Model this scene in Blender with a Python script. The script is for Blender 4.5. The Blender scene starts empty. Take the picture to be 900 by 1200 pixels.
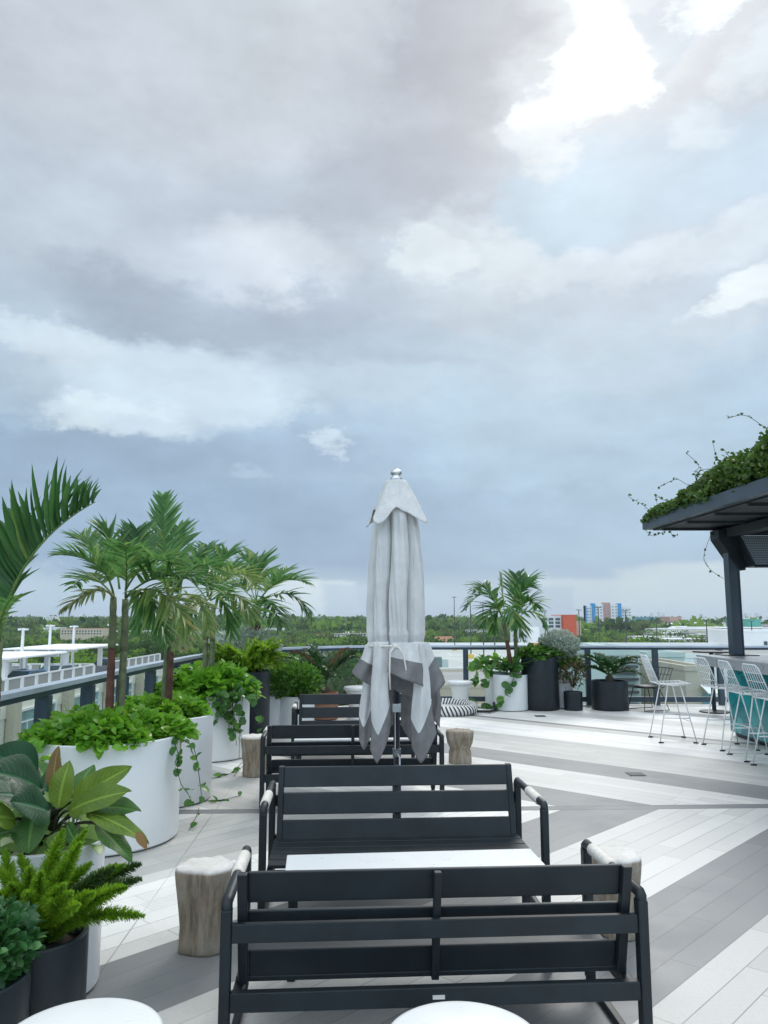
import bpy, math, random
import numpy as np
from mathutils import Vector, Matrix, Euler
random.seed(7); rng = np.random.default_rng(7)
R = math.radians
sc = bpy.context.scene
COL = sc.collection

# ------------------------------------------------------------------ camera
FPX = 900.0; PITCH = math.atan(122/900); EYE = 1.62
cam = bpy.data.cameras.new('camera'); co = bpy.data.objects.new('camera', cam); COL.objects.link(co)
co.location = (0, 0, EYE); co.rotation_euler = (R(90)+PITCH, 0, 0)
cam.sensor_fit = 'VERTICAL'; cam.sensor_height = 36; cam.lens = 36*FPX/1200
cam.clip_start = 0.05; cam.clip_end = 12000
sc.camera = co

def ray(x, y):
    u = x-450; v = y-600
    return u, FPX*math.cos(PITCH)+v*math.sin(PITCH), -(v*math.cos(PITCH)-FPX*math.sin(PITCH))
def at(x, y, Y):                 # measured photo point at depth Y -> world metres
    a, b, c = ray(x, y); t = Y/b
    return Vector((a*t, Y, EYE+c*t))
def onz(x, y, z=0.0):            # measured photo point at height z -> world metres
    a, b, c = ray(x, y); t = (z-EYE)/c
    return Vector((a*t, b*t, z))
def azel(x, y):
    a, b, c = ray(x, y)
    return math.degrees(math.atan2(a, b)), math.degrees(math.atan2(c, math.hypot(a, b)))
def lin(*c):
    return tuple(((v/255)/12.92 if v/255 <= .04045 else ((v/255+.055)/1.055)**2.4) for v in c)

# ------------------------------------------------------------------ node helper
class NT:
    def __init__(s, tree): s.t = tree; s.n = tree.nodes; s.l = tree.links
    def new(s, typ, **kw):
        n = s.n.new(typ)
        for k, v in kw.items(): setattr(n, k, v)
        return n
    def put(s, sock, v):
        if isinstance(v, bpy.types.NodeSocket): s.l.new(v, sock)
        else:
            if isinstance(v, (tuple, list)) and len(v) == 3 and sock.type == 'RGBA': v = (*v, 1)
            sock.default_value = v
    def m(s, op, a, b=None, c=None, clamp=False):
        n = s.new('ShaderNodeMath', operation=op, use_clamp=clamp)
        s.put(n.inputs[0], a)
        if b is not None: s.put(n.inputs[1], b)
        if c is not None: s.put(n.inputs[2], c)
        return n.outputs[0]
    def mix(s, f, a, b, mode='MIX'):
        n = s.new('ShaderNodeMix', data_type='RGBA', blend_type=mode)
        s.put(n.inputs[0], f); s.put(n.inputs[6], a); s.put(n.inputs[7], b)
        return n.outputs[2]
    def sep(s, v):
        n = s.new('ShaderNodeSeparateXYZ'); s.put(n.inputs[0], v); return n.outputs
    def comb(s, x, y, z):
        n = s.new('ShaderNodeCombineXYZ'); s.put(n.inputs[0], x); s.put(n.inputs[1], y); s.put(n.inputs[2], z); return n.outputs[0]
    def noise(s, vec, scale, detail=4, rough=.55, dim='3D'):
        n = s.new('ShaderNodeTexNoise', noise_dimensions=dim)
        if vec is not None: s.put(n.inputs['Vector'], vec)
        n.inputs['Scale'].default_value = scale; n.inputs['Detail'].default_value = detail; n.inputs['Roughness'].default_value = rough
        return n
    def mrange(s, v, a, b, c=0., d=1., typ='SMOOTHSTEP'):
        n = s.new('ShaderNodeMapRange', interpolation_type=typ)
        s.put(n.inputs[0], v)
        for i, q in enumerate((a, b, c, d)): s.put(n.inputs[i+1], q)
        return n.outputs[0]
    def ramp(s, f, stops, interp='LINEAR'):
        n = s.new('ShaderNodeValToRGB'); r = n.color_ramp; r.interpolation = interp
        while len(r.elements) > 1: r.elements.remove(r.elements[-1])
        r.elements[0].position = stops[0][0]; r.elements[0].color = (*stops[0][1], 1)
        for p, c in stops[1:]:
            e = r.elements.new(p); e.color = (*c, 1)
        s.put(n.inputs[0], f); return n.outputs[0]

# ------------------------------------------------------------------ world / sun / exposure
SUN_AZ, SUN_EL = 17.0, 39.0
w = bpy.data.worlds.new('World'); sc.world = w; w.use_nodes = True
wt = NT(w.node_tree); w.node_tree.nodes.clear()
tc = wt.new('ShaderNodeTexCoord').outputs['Generated']
dx, dy, dz = wt.sep(tc)[0:3]
az = wt.m('MULTIPLY', wt.m('ARCTAN2', dx, dy), 57.29578)
el = wt.m('MULTIPLY', wt.m('ARCSINE', dz), 57.29578)
sx = wt.comb(dx, dy, wt.m('MULTIPLY', dz, 1.9))
nz = wt.noise(sx, 5.0, 11, .64).outputs['Color']
nr, ng, nb = wt.sep(nz)[0:3]
azw = wt.m('ADD', az, wt.m('MULTIPLY', wt.m('SUBTRACT', nr, .5), 17))
elw = wt.m('ADD', el, wt.m('MULTIPLY', wt.m('SUBTRACT', ng, .5), 10))
# calmer warp near the horizon
elm = wt.m('ADD', el, wt.m('MULTIPLY', wt.m('SUBTRACT', ng, .5), wt.mrange(el, 0, 9, 1.2, 10)))
def e_of(y): return azel(450, y)[1]
stops = [(725, (176, 192, 208)), (705, (186, 201, 216)), (688, (182, 197, 213)), (660, (153, 172, 197)), (620, (155, 174, 198)), (560, (164, 182, 203)),
         (500, (169, 186, 206)), (430, (184, 197, 212)), (340, (184, 192, 206)), (250, (187, 192, 205)), (120, (196, 198, 208)), (0, (202, 204, 212))]
rs = sorted([((e_of(y)+3)/93, lin(*c)) for y, c in stops]) + [(60/93, (.72, .73, .78)), (1.0, (.95, .96, 1.0))]
fsky = wt.m('DIVIDE', wt.m('ADD', elm, 3.0), 93.0)
base = wt.ramp(fsky, rs)
# cloud shapes: photo x, y, half-width, half-height (px), rotation, colour, amount, softness
blobs = [
 (760, 540, 300, 130, 0, (176, 196, 216), .8, 1.0), (640, 470, 190, 50, 0, (182, 200, 217), .7, 1.0),
 (480, 600, 300, 30, 0, (154, 174, 199), .5, 1.0), (820, 610, 130, 45, 0, (168, 189, 211), .6, 1.0),
 (180, 60, 360, 150, 0, (207, 208, 216), .85, 1.0), (120, 250, 260, 90, 0, (199, 203, 214), .8, 1.0),
 (760, 225, 190, 85, 0, (184, 199, 216), .95, .7), (650, 255, 70, 40, 0, (188, 205, 222), .9, .8),
 (490, 120, 140, 130, -35, (182, 186, 198), .6, 1.0), (555, 60, 85, 95, -20, (166, 170, 183), .85, .8), (470, 215, 100, 75, 0, (171, 176, 190), .7, .9),
 (330, 250, 150, 50, 0, (180, 185, 199), .5, 1.0),
 (330, 312, 105, 42, 0, (219, 221, 230), .85, 1.0), (205, 325, 110, 35, 0, (205, 209, 221), .6, 1.0),
 (165, 372, 125, 42, 10, (165, 173, 188), .8, 1.0), (330, 385, 150, 32, 0, (170, 178, 195), .7, 1.0),
 (190, 445, 150, 36, 0, (210, 220, 231), .9, .9), (125, 490, 62, 24, 0, (222, 230, 238), .9, .6), (255, 475, 90, 26, 0, (208, 219, 230), .75, .9),
 (30, 402, 70, 22, 0, (218, 225, 234), .8, .8), (30, 450, 60, 30, 0, (188, 200, 215), .6, 1),
 (50, 545, 150, 34, 0, (152, 169, 192), .85, 1.0), (260, 538, 240, 24, 0, (157, 174, 197), .8, 1.0), (180, 500, 60, 18, 0, (200, 212, 226), .5, .8),
 (388, 523, 22, 15, 0, (206, 217, 229), .85, 1.0), (300, 562, 20, 10, 0, (176, 193, 212), .8, .8),
 (420, 450, 120, 36, 0, (190, 202, 216), .6, 1.0), (500, 412, 120, 24, 0, (168, 179, 197), .7, .9), (610, 395, 160, 26, 0, (190, 203, 218), .6, 1.0),
 (540, 320, 95, 48, 20, (203, 210, 221), .8, 1.0), (590, 292, 56, 28, 25, (217, 222, 230), .8, .9), (516, 300, 26, 30, 30, (228, 232, 238), .7, .8),
 (662, 318, 42, 26, -15, (214, 220, 230), .9, .6),
 (800, 335, 150, 62, 0, (188, 197, 211), .9, .9), (800, 300, 125, 20, -6, (212, 218, 228), .75, 1.0), (876, 352, 52, 34, -20, (226, 229, 235), .95, .6),
 (860, 385, 60, 16, 0, (180, 188, 204), .7, .8),
 (740, 415, 170, 36, 0, (194, 206, 220), .6, 1.0),
 (690, 60, 115, 90, -25, (208, 213, 223), .85, 1.0), (632, 165, 42, 44, 0, (222, 226, 233), .85, 1.0),
 (680, 72, 55, 50, -40, (255, 255, 255), 1.0, .9), (722, 100, 26, 22, 0, (252, 253, 255), .85, .9), (624, 140, 24, 26, 0, (244, 246, 250), .8, 1.0),
 (745, 42, 22, 26, 10, (190, 198, 212), .85, .7), (790, 20, 30, 20, 0, (236, 239, 245), .85, .9), (805, 145, 40, 24, 20, (208, 216, 227), .8, 1.0),
 (862, 75, 40, 34, 0, (212, 218, 228), .8, 1.0),
 (40, 690, 120, 34, 0, (187, 203, 219), .7, 1.0),
]
col = base
for (px, py, hx, hy, rot, c, amp, soft) in blobs:
    a0, e0 = azel(px, py); k = 1.35/FPX*57.3*math.cos(R(e0))**2
    k = 1.3*57.3/FPX*(.8 if py < 250 else 1.0)
    sa, se = hx*k/max(.6, math.cos(R(e0))), hy*k
    da = wt.m('SUBTRACT', azw, a0); de = wt.m('SUBTRACT', elw, e0)
    if rot:
        cr, sr = math.cos(R(-rot)), math.sin(R(-rot))
        d1 = wt.m('ADD', wt.m('MULTIPLY', da, cr/sa), wt.m('MULTIPLY', de, sr/sa))
        d2 = wt.m('ADD', wt.m('MULTIPLY', da, -sr/se), wt.m('MULTIPLY', de, cr/se))
    else:
        d1 = wt.m('DIVIDE', da, sa); d2 = wt.m('DIVIDE', de, se)
    d = wt.m('ADD', wt.m('MULTIPLY', d1, d1), wt.m('MULTIPLY', d2, d2))
    f = wt.mrange(d, 1.0, 1.0-soft, 0.0, amp)
    col = wt.mix(f, col, lin(*c))
# low rain-lit strips above the horizon, with crisp upper edges
for (px, py, hx, hy, c, amp) in [(368, 712, 62, 34, (214, 222, 230), .95), (445, 712, 70, 30, (186, 201, 217), .8), (700, 712, 75, 38, (196, 208, 219), .85), (860, 712, 130, 52, (198, 209, 219), .85), (640, 715, 30, 30, (176, 192, 210), .6)]:
    a0, e0 = azel(px, py)
    da = wt.m('DIVIDE', wt.m('SUBTRACT', wt.m('ADD', az, wt.m('MULTIPLY', wt.m('SUBTRACT', nr, .5), 3)), a0), hx*57.3/FPX)
    de = wt.m('DIVIDE', wt.m('SUBTRACT', wt.m('ADD', el, wt.m('MULTIPLY', wt.m('SUBTRACT', ng, .5), 2.0)), e0), hy*57.3/FPX)
    d = wt.m('MAXIMUM', wt.m('MULTIPLY', da, da), wt.m('MULTIPLY', de, wt.m('ABSOLUTE', de)))
    col = wt.mix(wt.mrange(d, 1.0, .62, 0, amp), col, lin(*c))
# fine billow on everything
n2 = wt.noise(sx, 11.0, 8, .6).outputs['Fac']; n3 = wt.noise(sx, 3.1, 5, .5).outputs['Fac']
bil = wt.m('ADD', wt.m('MULTIPLY', wt.m('SUBTRACT', n2, .5), wt.mrange(el, 1, 8, .10, .44)), wt.m('MULTIPLY', wt.m('SUBTRACT', n3, .5), wt.mrange(el, 1, 8, .06, .34)))
bil = wt.m('ADD', bil, 1.0)
# extra brightness added to the unseen sky overhead and behind, to light the foreground
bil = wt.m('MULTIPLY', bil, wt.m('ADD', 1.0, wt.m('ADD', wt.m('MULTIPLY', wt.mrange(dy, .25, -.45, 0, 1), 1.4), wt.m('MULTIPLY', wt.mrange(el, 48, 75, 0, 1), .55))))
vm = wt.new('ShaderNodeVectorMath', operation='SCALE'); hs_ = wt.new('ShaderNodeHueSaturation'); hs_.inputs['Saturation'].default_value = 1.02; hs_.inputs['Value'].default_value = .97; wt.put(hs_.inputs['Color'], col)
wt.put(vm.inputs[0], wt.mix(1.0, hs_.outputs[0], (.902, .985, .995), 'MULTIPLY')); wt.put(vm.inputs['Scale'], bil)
sky = wt.new('ShaderNodeTexSky', sky_type='NISHITA'); sky.sun_disc = False
sky.sun_elevation = R(SUN_EL); sky.sun_rotation = R(SUN_AZ); sky.dust_density = 3
bgs = wt.new('ShaderNodeBackground'); wt.put(bgs.inputs[0], sky.outputs[0]); bgs.inputs[1].default_value = .08
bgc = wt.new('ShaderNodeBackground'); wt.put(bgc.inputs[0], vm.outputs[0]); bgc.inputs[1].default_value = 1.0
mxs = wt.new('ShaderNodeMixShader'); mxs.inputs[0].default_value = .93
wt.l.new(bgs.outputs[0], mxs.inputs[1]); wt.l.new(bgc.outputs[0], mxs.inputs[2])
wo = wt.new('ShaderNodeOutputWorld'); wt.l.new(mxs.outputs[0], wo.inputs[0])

sl = bpy.data.lights.new('sun', 'SUN'); sl.energy = 1.35; sl.angle = R(20); sl.color = (1, .965, .92)
so = bpy.data.objects.new('sun', sl); COL.objects.link(so); so.location = (5, 10, 20)
sd = Vector((math.sin(R(SUN_AZ))*math.cos(R(SUN_EL)), math.cos(R(SUN_AZ))*math.cos(R(SUN_EL)), math.sin(R(SUN_EL))))
so.rotation_euler = sd.to_track_quat('Z', 'Y').to_euler()
vs = sc.view_settings; vs.view_transform = 'Standard'; vs.look = 'None'; vs.gamma = 1; vs.use_curve_mapping = False; vs.exposure = 0.22
sc.cycles.max_bounces = 7; sc.cycles.transparent_max_bounces = 16; sc.cycles.caustics_reflective = False; sc.cycles.caustics_refractive = False

# ------------------------------------------------------------------ object helpers
def props(o, label=None, cat=None, group=None, kind=None):
    if label: o['label'] = label
    if cat: o['category'] = cat
    if group: o['group'] = group
    if kind: o['kind'] = kind
    return o
def thing(name, label, cat, loc=(0, 0, 0), rot=0, group=None):
    o = bpy.data.objects.new(name, None); COL.objects.link(o); o.empty_display_size = .1
    o.location = loc; o.rotation_euler = (0, 0, rot)
    return props(o, label, cat, group)
def copy_thing(root, loc, rot=0, label=None, group=None, scale=None):
    def rec(o, par):
        c = o.copy(); COL.objects.link(c)
        if par is not None: c.parent = par
        for ch in list(o.children): rec(ch, c)
        return c
    r = rec(root, None); r.location = loc; r.rotation_euler = (0, 0, rot)
    if label: r['label'] = label
    if group: r['group'] = group
    if scale is not None: r.scale = scale
    return r
class MB:
    """collects geometry; build() links it as one mesh object"""
    def __init__(s): s.v = []; s.f = []; s.mi = []; s.off = 0
    def add(s, verts, faces, mi=0):
        verts = np.asarray(verts, float).reshape(-1, 3)
        s.v.append(verts)
        for f in faces: s.f.append(tuple(int(i)+s.off for i in f)); s.mi.append(mi)
        s.off += len(verts)
        return s
    def box(s, x0, x1, y0, y1, z0, z1, mi=0, M=None):
        v = np.array([(x, y, z) for z in (z0, z1) for y in (y0, y1) for x in (x0, x1)], float)
        if M is not None: v = np.array([M @ Vector(p) for p in v])
        return s.add(v, [(0, 2, 3, 1), (4, 5, 7, 6), (0, 1, 5, 4), (2, 6, 7, 3), (0, 4, 6, 2), (1, 3, 7, 5)], mi)
    def tube(s, pts, rad, n=8, mi=0, cap=True, flat=None):
        pts = [Vector(p) for p in pts]; k = len(pts)
        if not hasattr(rad, '__len__'): rad = [rad]*k
        V = []; up = None
        for i, p in enumerate(pts):
            t = (pts[min(i+1, k-1)]-pts[max(i-1, 0)]).normalized()
            if up is None:
                up = Vector((0, 0, 1)) if abs(t.z) < .9 else Vector((1, 0, 0))
            a = t.cross(up).normalized(); b = a.cross(t).normalized(); up = b
            for j in range(n):
                an = 2*math.pi*j/n
                V.append(p+a*math.cos(an)*rad[i]+b*math.sin(an)*rad[i])
        F = [(i*n+j, i*n+(j+1) % n, (i+1)*n+(j+1) % n, (i+1)*n+j) for i in range(k-1) for j in range(n)]
        if cap: F += [tuple(range(n))[::-1], tuple((k-1)*n+j for j in range(n))]
        return s.add(V, F, mi)
    def lathe(s, prof, c=(0, 0, 0), n=48, mi=0, jit=None):
        V = []; m = len(prof)
        for (r, z) in prof:
            for j in range(n):
                a = 2*math.pi*j/n; rr = r*(jit(a, z) if jit else 1)
                V.append((c[0]+rr*math.cos(a), c[1]+rr*math.sin(a), c[2]+z))
        F = [(i*n+j, i*n+(j+1) % n, (i+1)*n+(j+1) % n, (i+1)*n+j) for i in range(m-1) for j in range(n)]
        if prof[0][0] > 1e-4: F.append(tuple(range(n))[::-1])
        if prof[-1][0] > 1e-4: F.append(tuple((m-1)*n+j for j in range(n)))
        return s.add(V, F, mi)
    def build(s, name, mats, parent=None, loc=None, smooth=False, bevel=0, world=True):
        me = bpy.data.meshes.new(name)
        V = np.concatenate(s.v) if s.v else np.zeros((0, 3))
        off = Vector((0, 0, 0))
        if parent is not None and world:
            p = parent; 
            while p is not None: off += p.location; p = p.parent
        if loc is not None: off += Vector(loc)
        V = V-np.array(off)
        me.from_pydata(V.tolist(), [], s.f)
        mats = mats if isinstance(mats, (list, tuple)) else [mats]
        for m in mats: me.materials.append(m)
        me.polygons.foreach_set('material_index', s.mi)
        if smooth:
            me.polygons.foreach_set('use_smooth', [True]*len(me.polygons))
        me.update()
        o = bpy.data.objects.new(name, me); COL.objects.link(o)
        if parent is not None: o.parent = parent
        if loc is not None: o.location = loc
        if smooth == 'auto' or bevel: pass
        if bevel:
            b = o.modifiers.new('bevel', 'BEVEL'); b.width = bevel; b.segments = 2; b.limit_method = 'ANGLE'; b.angle_limit = R(40)
        if smooth == 'auto':
            a = me.attributes.new('sharp_edge', 'BOOLEAN', 'EDGE') if 'sharp_edge' not in me.attributes else me.attributes['sharp_edge']
            sharp_by_angle(me, a)
        return o
def sharp_by_angle(me, attr, ang=R(35)):
    n = {}
    for p in me.polygons:
        for ek in p.edge_keys: n.setdefault(ek, []).append(p.normal.copy())
    for e in me.edges:
        q = n.get(tuple(sorted(e.vertices)), [])
        attr.data[e.index].value = (len(q) == 2 and q[0].angle(q[1], 0) > ang)

# ------------------------------------------------------------------ materials
def mat(name, colr=(.5, .5, .5), rough=.6, metal=0, spec=.5, var=0, vscale=6, bump=0, bscale=40, dirt=0, dcol=(.12, .11, .09), coat=0):
    m = bpy.data.materials.new(name); m.use_nodes = True; t = NT(m.node_tree); b = m.node_tree.nodes['Principled BSDF']
    tcn = t.new('ShaderNodeTexCoord').outputs['Object']
    c = colr
    if var:
        n = t.noise(tcn, vscale, 6, .6).outputs['Fac']
        c = t.mix(t.mrange(n, .3, .7), tuple(q*(1-var) for q in colr), tuple(min(1, q*(1+var)) for q in colr))
    if dirt:
        n = t.noise(tcn, vscale*2.3, 8, .7).outputs['Fac']
        c = t.mix(t.mrange(n, .52, .78, 0, dirt), c, dcol)
    t.put(b.inputs['Base Color'], c); b.inputs['Metallic'].default_value = metal
    rn = t.noise(tcn, vscale*1.7, 5, .6).outputs['Fac']
    t.put(b.inputs['Roughness'], t.mrange(rn, .2, .8, max(.03, rough-.08), min(1, rough+.08), 'LINEAR'))
    b.inputs['Specular IOR Level'].default_value = spec; b.inputs['Coat Weight'].default_value = coat
    if bump:
        bn = t.noise(tcn, bscale, 6, .6).outputs['Fac']
        bp = t.new('ShaderNodeBump'); bp.inputs['Strength'].default_value = bump; bp.inputs['Distance'].default_value = .01
        t.put(bp.inputs['Height'], bn); t.l.new(bp.outputs[0], b.inputs['Normal'])
    return m
def leafmat(name, c1, c2, c3=None, rough=.45, trans=.3, veins=False, f3=.9):
    """leaf: colour varies leaf by leaf; a little light passes through"""
    m = bpy.data.materials.new(name); m.use_nodes = True; t = NT(m.node_tree); b = m.node_tree.nodes['Principled BSDF']
    g = t.new('ShaderNodeNewGeometry'); rnd = g.outputs['Random Per Island']
    tcn = t.new('ShaderNodeTexCoord').outputs['Object']
    c = t.mix(rnd, c1, c2)
    if c3: c = t.mix(t.mrange(t.m('FRACT', t.m('MULTIPLY', rnd, 7.31)), f3, f3+.08), c, c3)
    n = t.noise(tcn, 9, 4, .6).outputs['Fac']
    c = t.mix(t.mrange(n, .3, .7, 0, .45), c, tuple(q*.6 for q in c1))
    t.put(b.inputs['Base Color'], c); b.inputs['Roughness'].default_value = rough; b.inputs['Specular IOR Level'].default_value = .4
    tr = t.new('ShaderNodeBsdfTranslucent'); t.put(tr.inputs[0], t.mix(.5, c, tuple(min(1, q*2.2) for q in c2)))
    mx = t.new('ShaderNodeMixShader'); mx.inputs[0].default_value = trans
    t.l.new(b.outputs[0], mx.inputs[1]); t.l.new(tr.outputs[0], mx.inputs[2])
    t.l.new(mx.outputs[0], m.node_tree.nodes['Material Output'].inputs[0])
    return m
M = {}
M['frame'] = mat('charcoal_powder_coat', (.012, .018, .022), .48, spec=.35, var=.25, vscale=3, bump=.06, bscale=300, dirt=.10, dcol=(.10, .10, .095))
M['railm'] = mat('blue_grey_rail_paint', (.040, .062, .085), .4, var=.12, vscale=2)
M['railtop'] = mat('rail_cap_metal', (.46, .52, .60), .35, metal=.15, var=.1, vscale=2)
M['rope'] = mat('white_cord_wrap', (.70, .66, .60), .8, var=.08, vscale=30, bump=.5, bscale=140)
M['white'] = mat('white_planter_paint', (.77, .785, .79), .38, var=.03, vscale=1.4, dirt=.16, dcol=(.45, .44, .40))
M['whiterim'] = mat('white_rim', (.70, .72, .72), .5)
M['soil'] = mat('potting_soil', (.035, .025, .018), .95, var=.4, vscale=30, bump=.9, bscale=60)
M['black'] = mat('black_planter_paint', (.008, .016, .022), .45, var=.2, vscale=3)
M['table'] = mat('white_table_top', (.70, .71, .71), .3, var=.015, vscale=5)
M['stone'] = mat('white_composite', (.72, .73, .70), .55, var=.05, vscale=6, dirt=.12, dcol=(.4, .4, .36), bump=.08, bscale=90)
M['label'] = mat('brushed_tag', (.72, .72, .72), .35, metal=.4)
M['wirew'] = mat('white_wire', (.78, .80, .80), .4)
M['wireb'] = mat('black_wire', (.012, .014, .018), .45)
M['foot'] = mat('black_rubber', (.012, .012, .012), .7)
M['quartz'] = mat('grey_countertop', (.33, .34, .35), .3, var=.06, vscale=8)
M['trunkr'] = mat('reddish_palm_stem', (.12, .045, .028), .7, var=.4, vscale=14, bump=.5, bscale=30)
M['trunkg'] = mat('green_palm_stem', (.13, .15, .07), .6, var=.35, vscale=12, bump=.3, bscale=30)
M['petiole'] = mat('leaf_stalk', (.10, .17, .04), .5, var=.2, vscale=10)
M['stem'] = mat('dark_leaf_stem', (.03, .035, .015), .5, var=.3, vscale=20)
M['bark'] = mat('tree_bark', (.10, .08, .055), .9, var=.3, vscale=2, bump=.8, bscale=8)
M['yellow'] = mat('yellow_tape', (.75, .47, .08), .6, var=.08, vscale=20)
M['steel'] = mat('bright_steel', (.6, .62, .63), .25, metal=.9)
M['concrete'] = mat('pale_concrete', (.46, .46, .44), .85, var=.12, vscale=.12, dirt=.25, dcol=(.30, .29, .27))
M['asph'] = mat('asphalt', (.055, .056, .058), .9, var=.2, vscale=.3)
L = {}
L['palm'] = leafmat('palm_leaflet', (.050, .145, .036), (.115, .255, .070), (.28, .36, .10), .36, .36, f3=.86)
L['palmdark'] = leafmat('dark_palm_leaflet', (.026, .088, .026), (.066, .175, .045), (.18, .28, .06), .32, .32, f3=.88)
L['palmy'] = leafmat('yellowing_palm_leaflet', (.10, .21, .06), (.24, .32, .09), (.40, .34, .10), .45, .4, f3=.82)
L['palmb'] = leafmat('dry_palm_leaflet', (.16, .24, .09), (.30, .32, .15), (.36, .26, .15), .6, .35, f3=.7)
L['cover'] = leafmat('ground_cover_leaf', (.085, .25, .018), (.20, .43, .035), (.32, .50, .08), .35, .35, f3=.88)
L['trail'] = leafmat('trailing_leaf', (.035, .12, .025), (.10, .24, .05), (.17, .32, .05), .35, .3, f3=.8)
L['rub_d'] = leafmat('dark_philodendron_leaf', (.010, .050, .022), (.020, .080, .034), None, .5, .15)
L['rub_g'] = leafmat('olive_philodendron_leaf', (.085, .150, .020), (.135, .210, .028), None, .3, .3)
L['rub_m'] = leafmat('green_philodendron_leaf', (.040, .100, .022), (.07, .14, .03), None, .3, .25)
L['rub_r'] = leafmat('bronze_leaf', (.13, .09, .03), (.17, .12, .035), None, .4, .3)
L['fox'] = leafmat('foxtail_needle', (.085, .22, .012), (.24, .41, .022), (.33, .42, .04), .5, .35, f3=.86)
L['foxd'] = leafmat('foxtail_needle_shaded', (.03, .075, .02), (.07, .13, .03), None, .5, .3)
L['pep'] = leafmat('small_round_leaf', (.020, .080, .024), (.055, .165, .045), (.12, .28, .08), .28, .2, f3=.85)
L['bush'] = leafmat('bush_leaf', (.035, .12, .018), (.12, .27, .035), (.24, .38, .06), .4, .3, f3=.85)
L['fern'] = leafmat('yellow_green_fern', (.10, .24, .015), (.26, .42, .03), (.34, .42, .05), .5, .4, f3=.85)
L['silver'] = leafmat('silver_leaf', (.26, .34, .26), (.50, .58, .48), (.62, .68, .58), .5, .2, f3=.85)
L['sago'] = leafmat('cycad_leaflet', (.010, .055, .014), (.030, .105, .022), None, .3, .2)
L['sagob'] = leafmat('brown_cycad_leaflet', (.10, .07, .04), (.16, .11, .06), None, .6, .2)
L['shrubred'] = leafmat('reddish_leaf', (.10, .10, .04), (.22, .15, .09), (.06, .12, .03), .5, .3, f3=.5)
L['vine'] = leafmat('roof_vine_leaf', (.030, .080, .014), (.085, .16, .025), (.26, .28, .08), .45, .3, f3=.88)

def veined(name, c1, c2, rough=.45):
    m = bpy.data.materials.new(name); m.use_nodes = True; t = NT(m.node_tree); b = m.node_tree.nodes['Principled BSDF']
    at_ = t.new('ShaderNodeAttribute'); at_.attribute_name = 'leaf_uv'; u, v, _ = t.sep(at_.outputs['Vector'])[0:3]
    au = t.m('ABSOLUTE', u); n = t.noise(t.new('ShaderNodeTexCoord').outputs['Object'], 14, 5, .6).outputs['Fac']
    lat = t.m('FRACT', t.m('SUBTRACT', t.m('MULTIPLY', v, 11), t.m('MULTIPLY', au, 2.6)))
    vein = t.m('MAXIMUM', t.mrange(au, .16, .05), t.m('MULTIPLY', t.mrange(t.m('ABSOLUTE', t.m('SUBTRACT', lat, .5)), .12, .0), t.mrange(au, 1.0, .2, .15, .55)))
    c = t.mix(t.mrange(n, .3, .7), c1, c2); c = t.mix(t.m('MULTIPLY', vein, .6), c, tuple(min(1, q*2.1+.015) for q in c2))
    c = t.mix(t.mrange(t.noise(t.new('ShaderNodeTexCoord').outputs['Object'], 31, 4, .7).outputs['Fac'], .62, .75, 0, .5), c, (.14, .12, .05))
    t.put(b.inputs['Base Color'], c); t.put(b.inputs['Roughness'], t.mrange(n, .3, .7, rough-.08, rough+.12)); b.inputs['Specular IOR Level'].default_value = .3
    bp = t.new('ShaderNodeBump'); bp.inputs['Strength'].default_value = .5; bp.inputs['Distance'].default_value = .004; t.put(bp.inputs['Height'], t.m('SUBTRACT', 0, vein)); t.l.new(bp.outputs[0], b.inputs['Normal'])
    tr = t.new('ShaderNodeBsdfTranslucent'); t.put(tr.inputs[0], t.mix(.5, c, tuple(min(1, q*2.2) for q in c2)))
    mx = t.new('ShaderNodeMixShader'); mx.inputs[0].default_value = .22; t.l.new(b.outputs[0], mx.inputs[1]); t.l.new(tr.outputs[0], mx.inputs[2])
    t.l.new(mx.outputs[0], m.node_tree.nodes['Material Output'].inputs[0]); return m
L['rub_d'] = veined('dark_philodendron_leaf', (.008, .040, .016), (.016, .068, .026), .48)
L['rub_g'] = veined('olive_philodendron_leaf', (.080, .140, .018), (.13, .20, .028), .42)
L['rub_m'] = veined('green_philodendron_leaf', (.030, .090, .018), (.06, .14, .028), .42)
L['rub_r'] = veined('bronze_leaf', (.11, .075, .025), (.15, .10, .03), .5)
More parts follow.
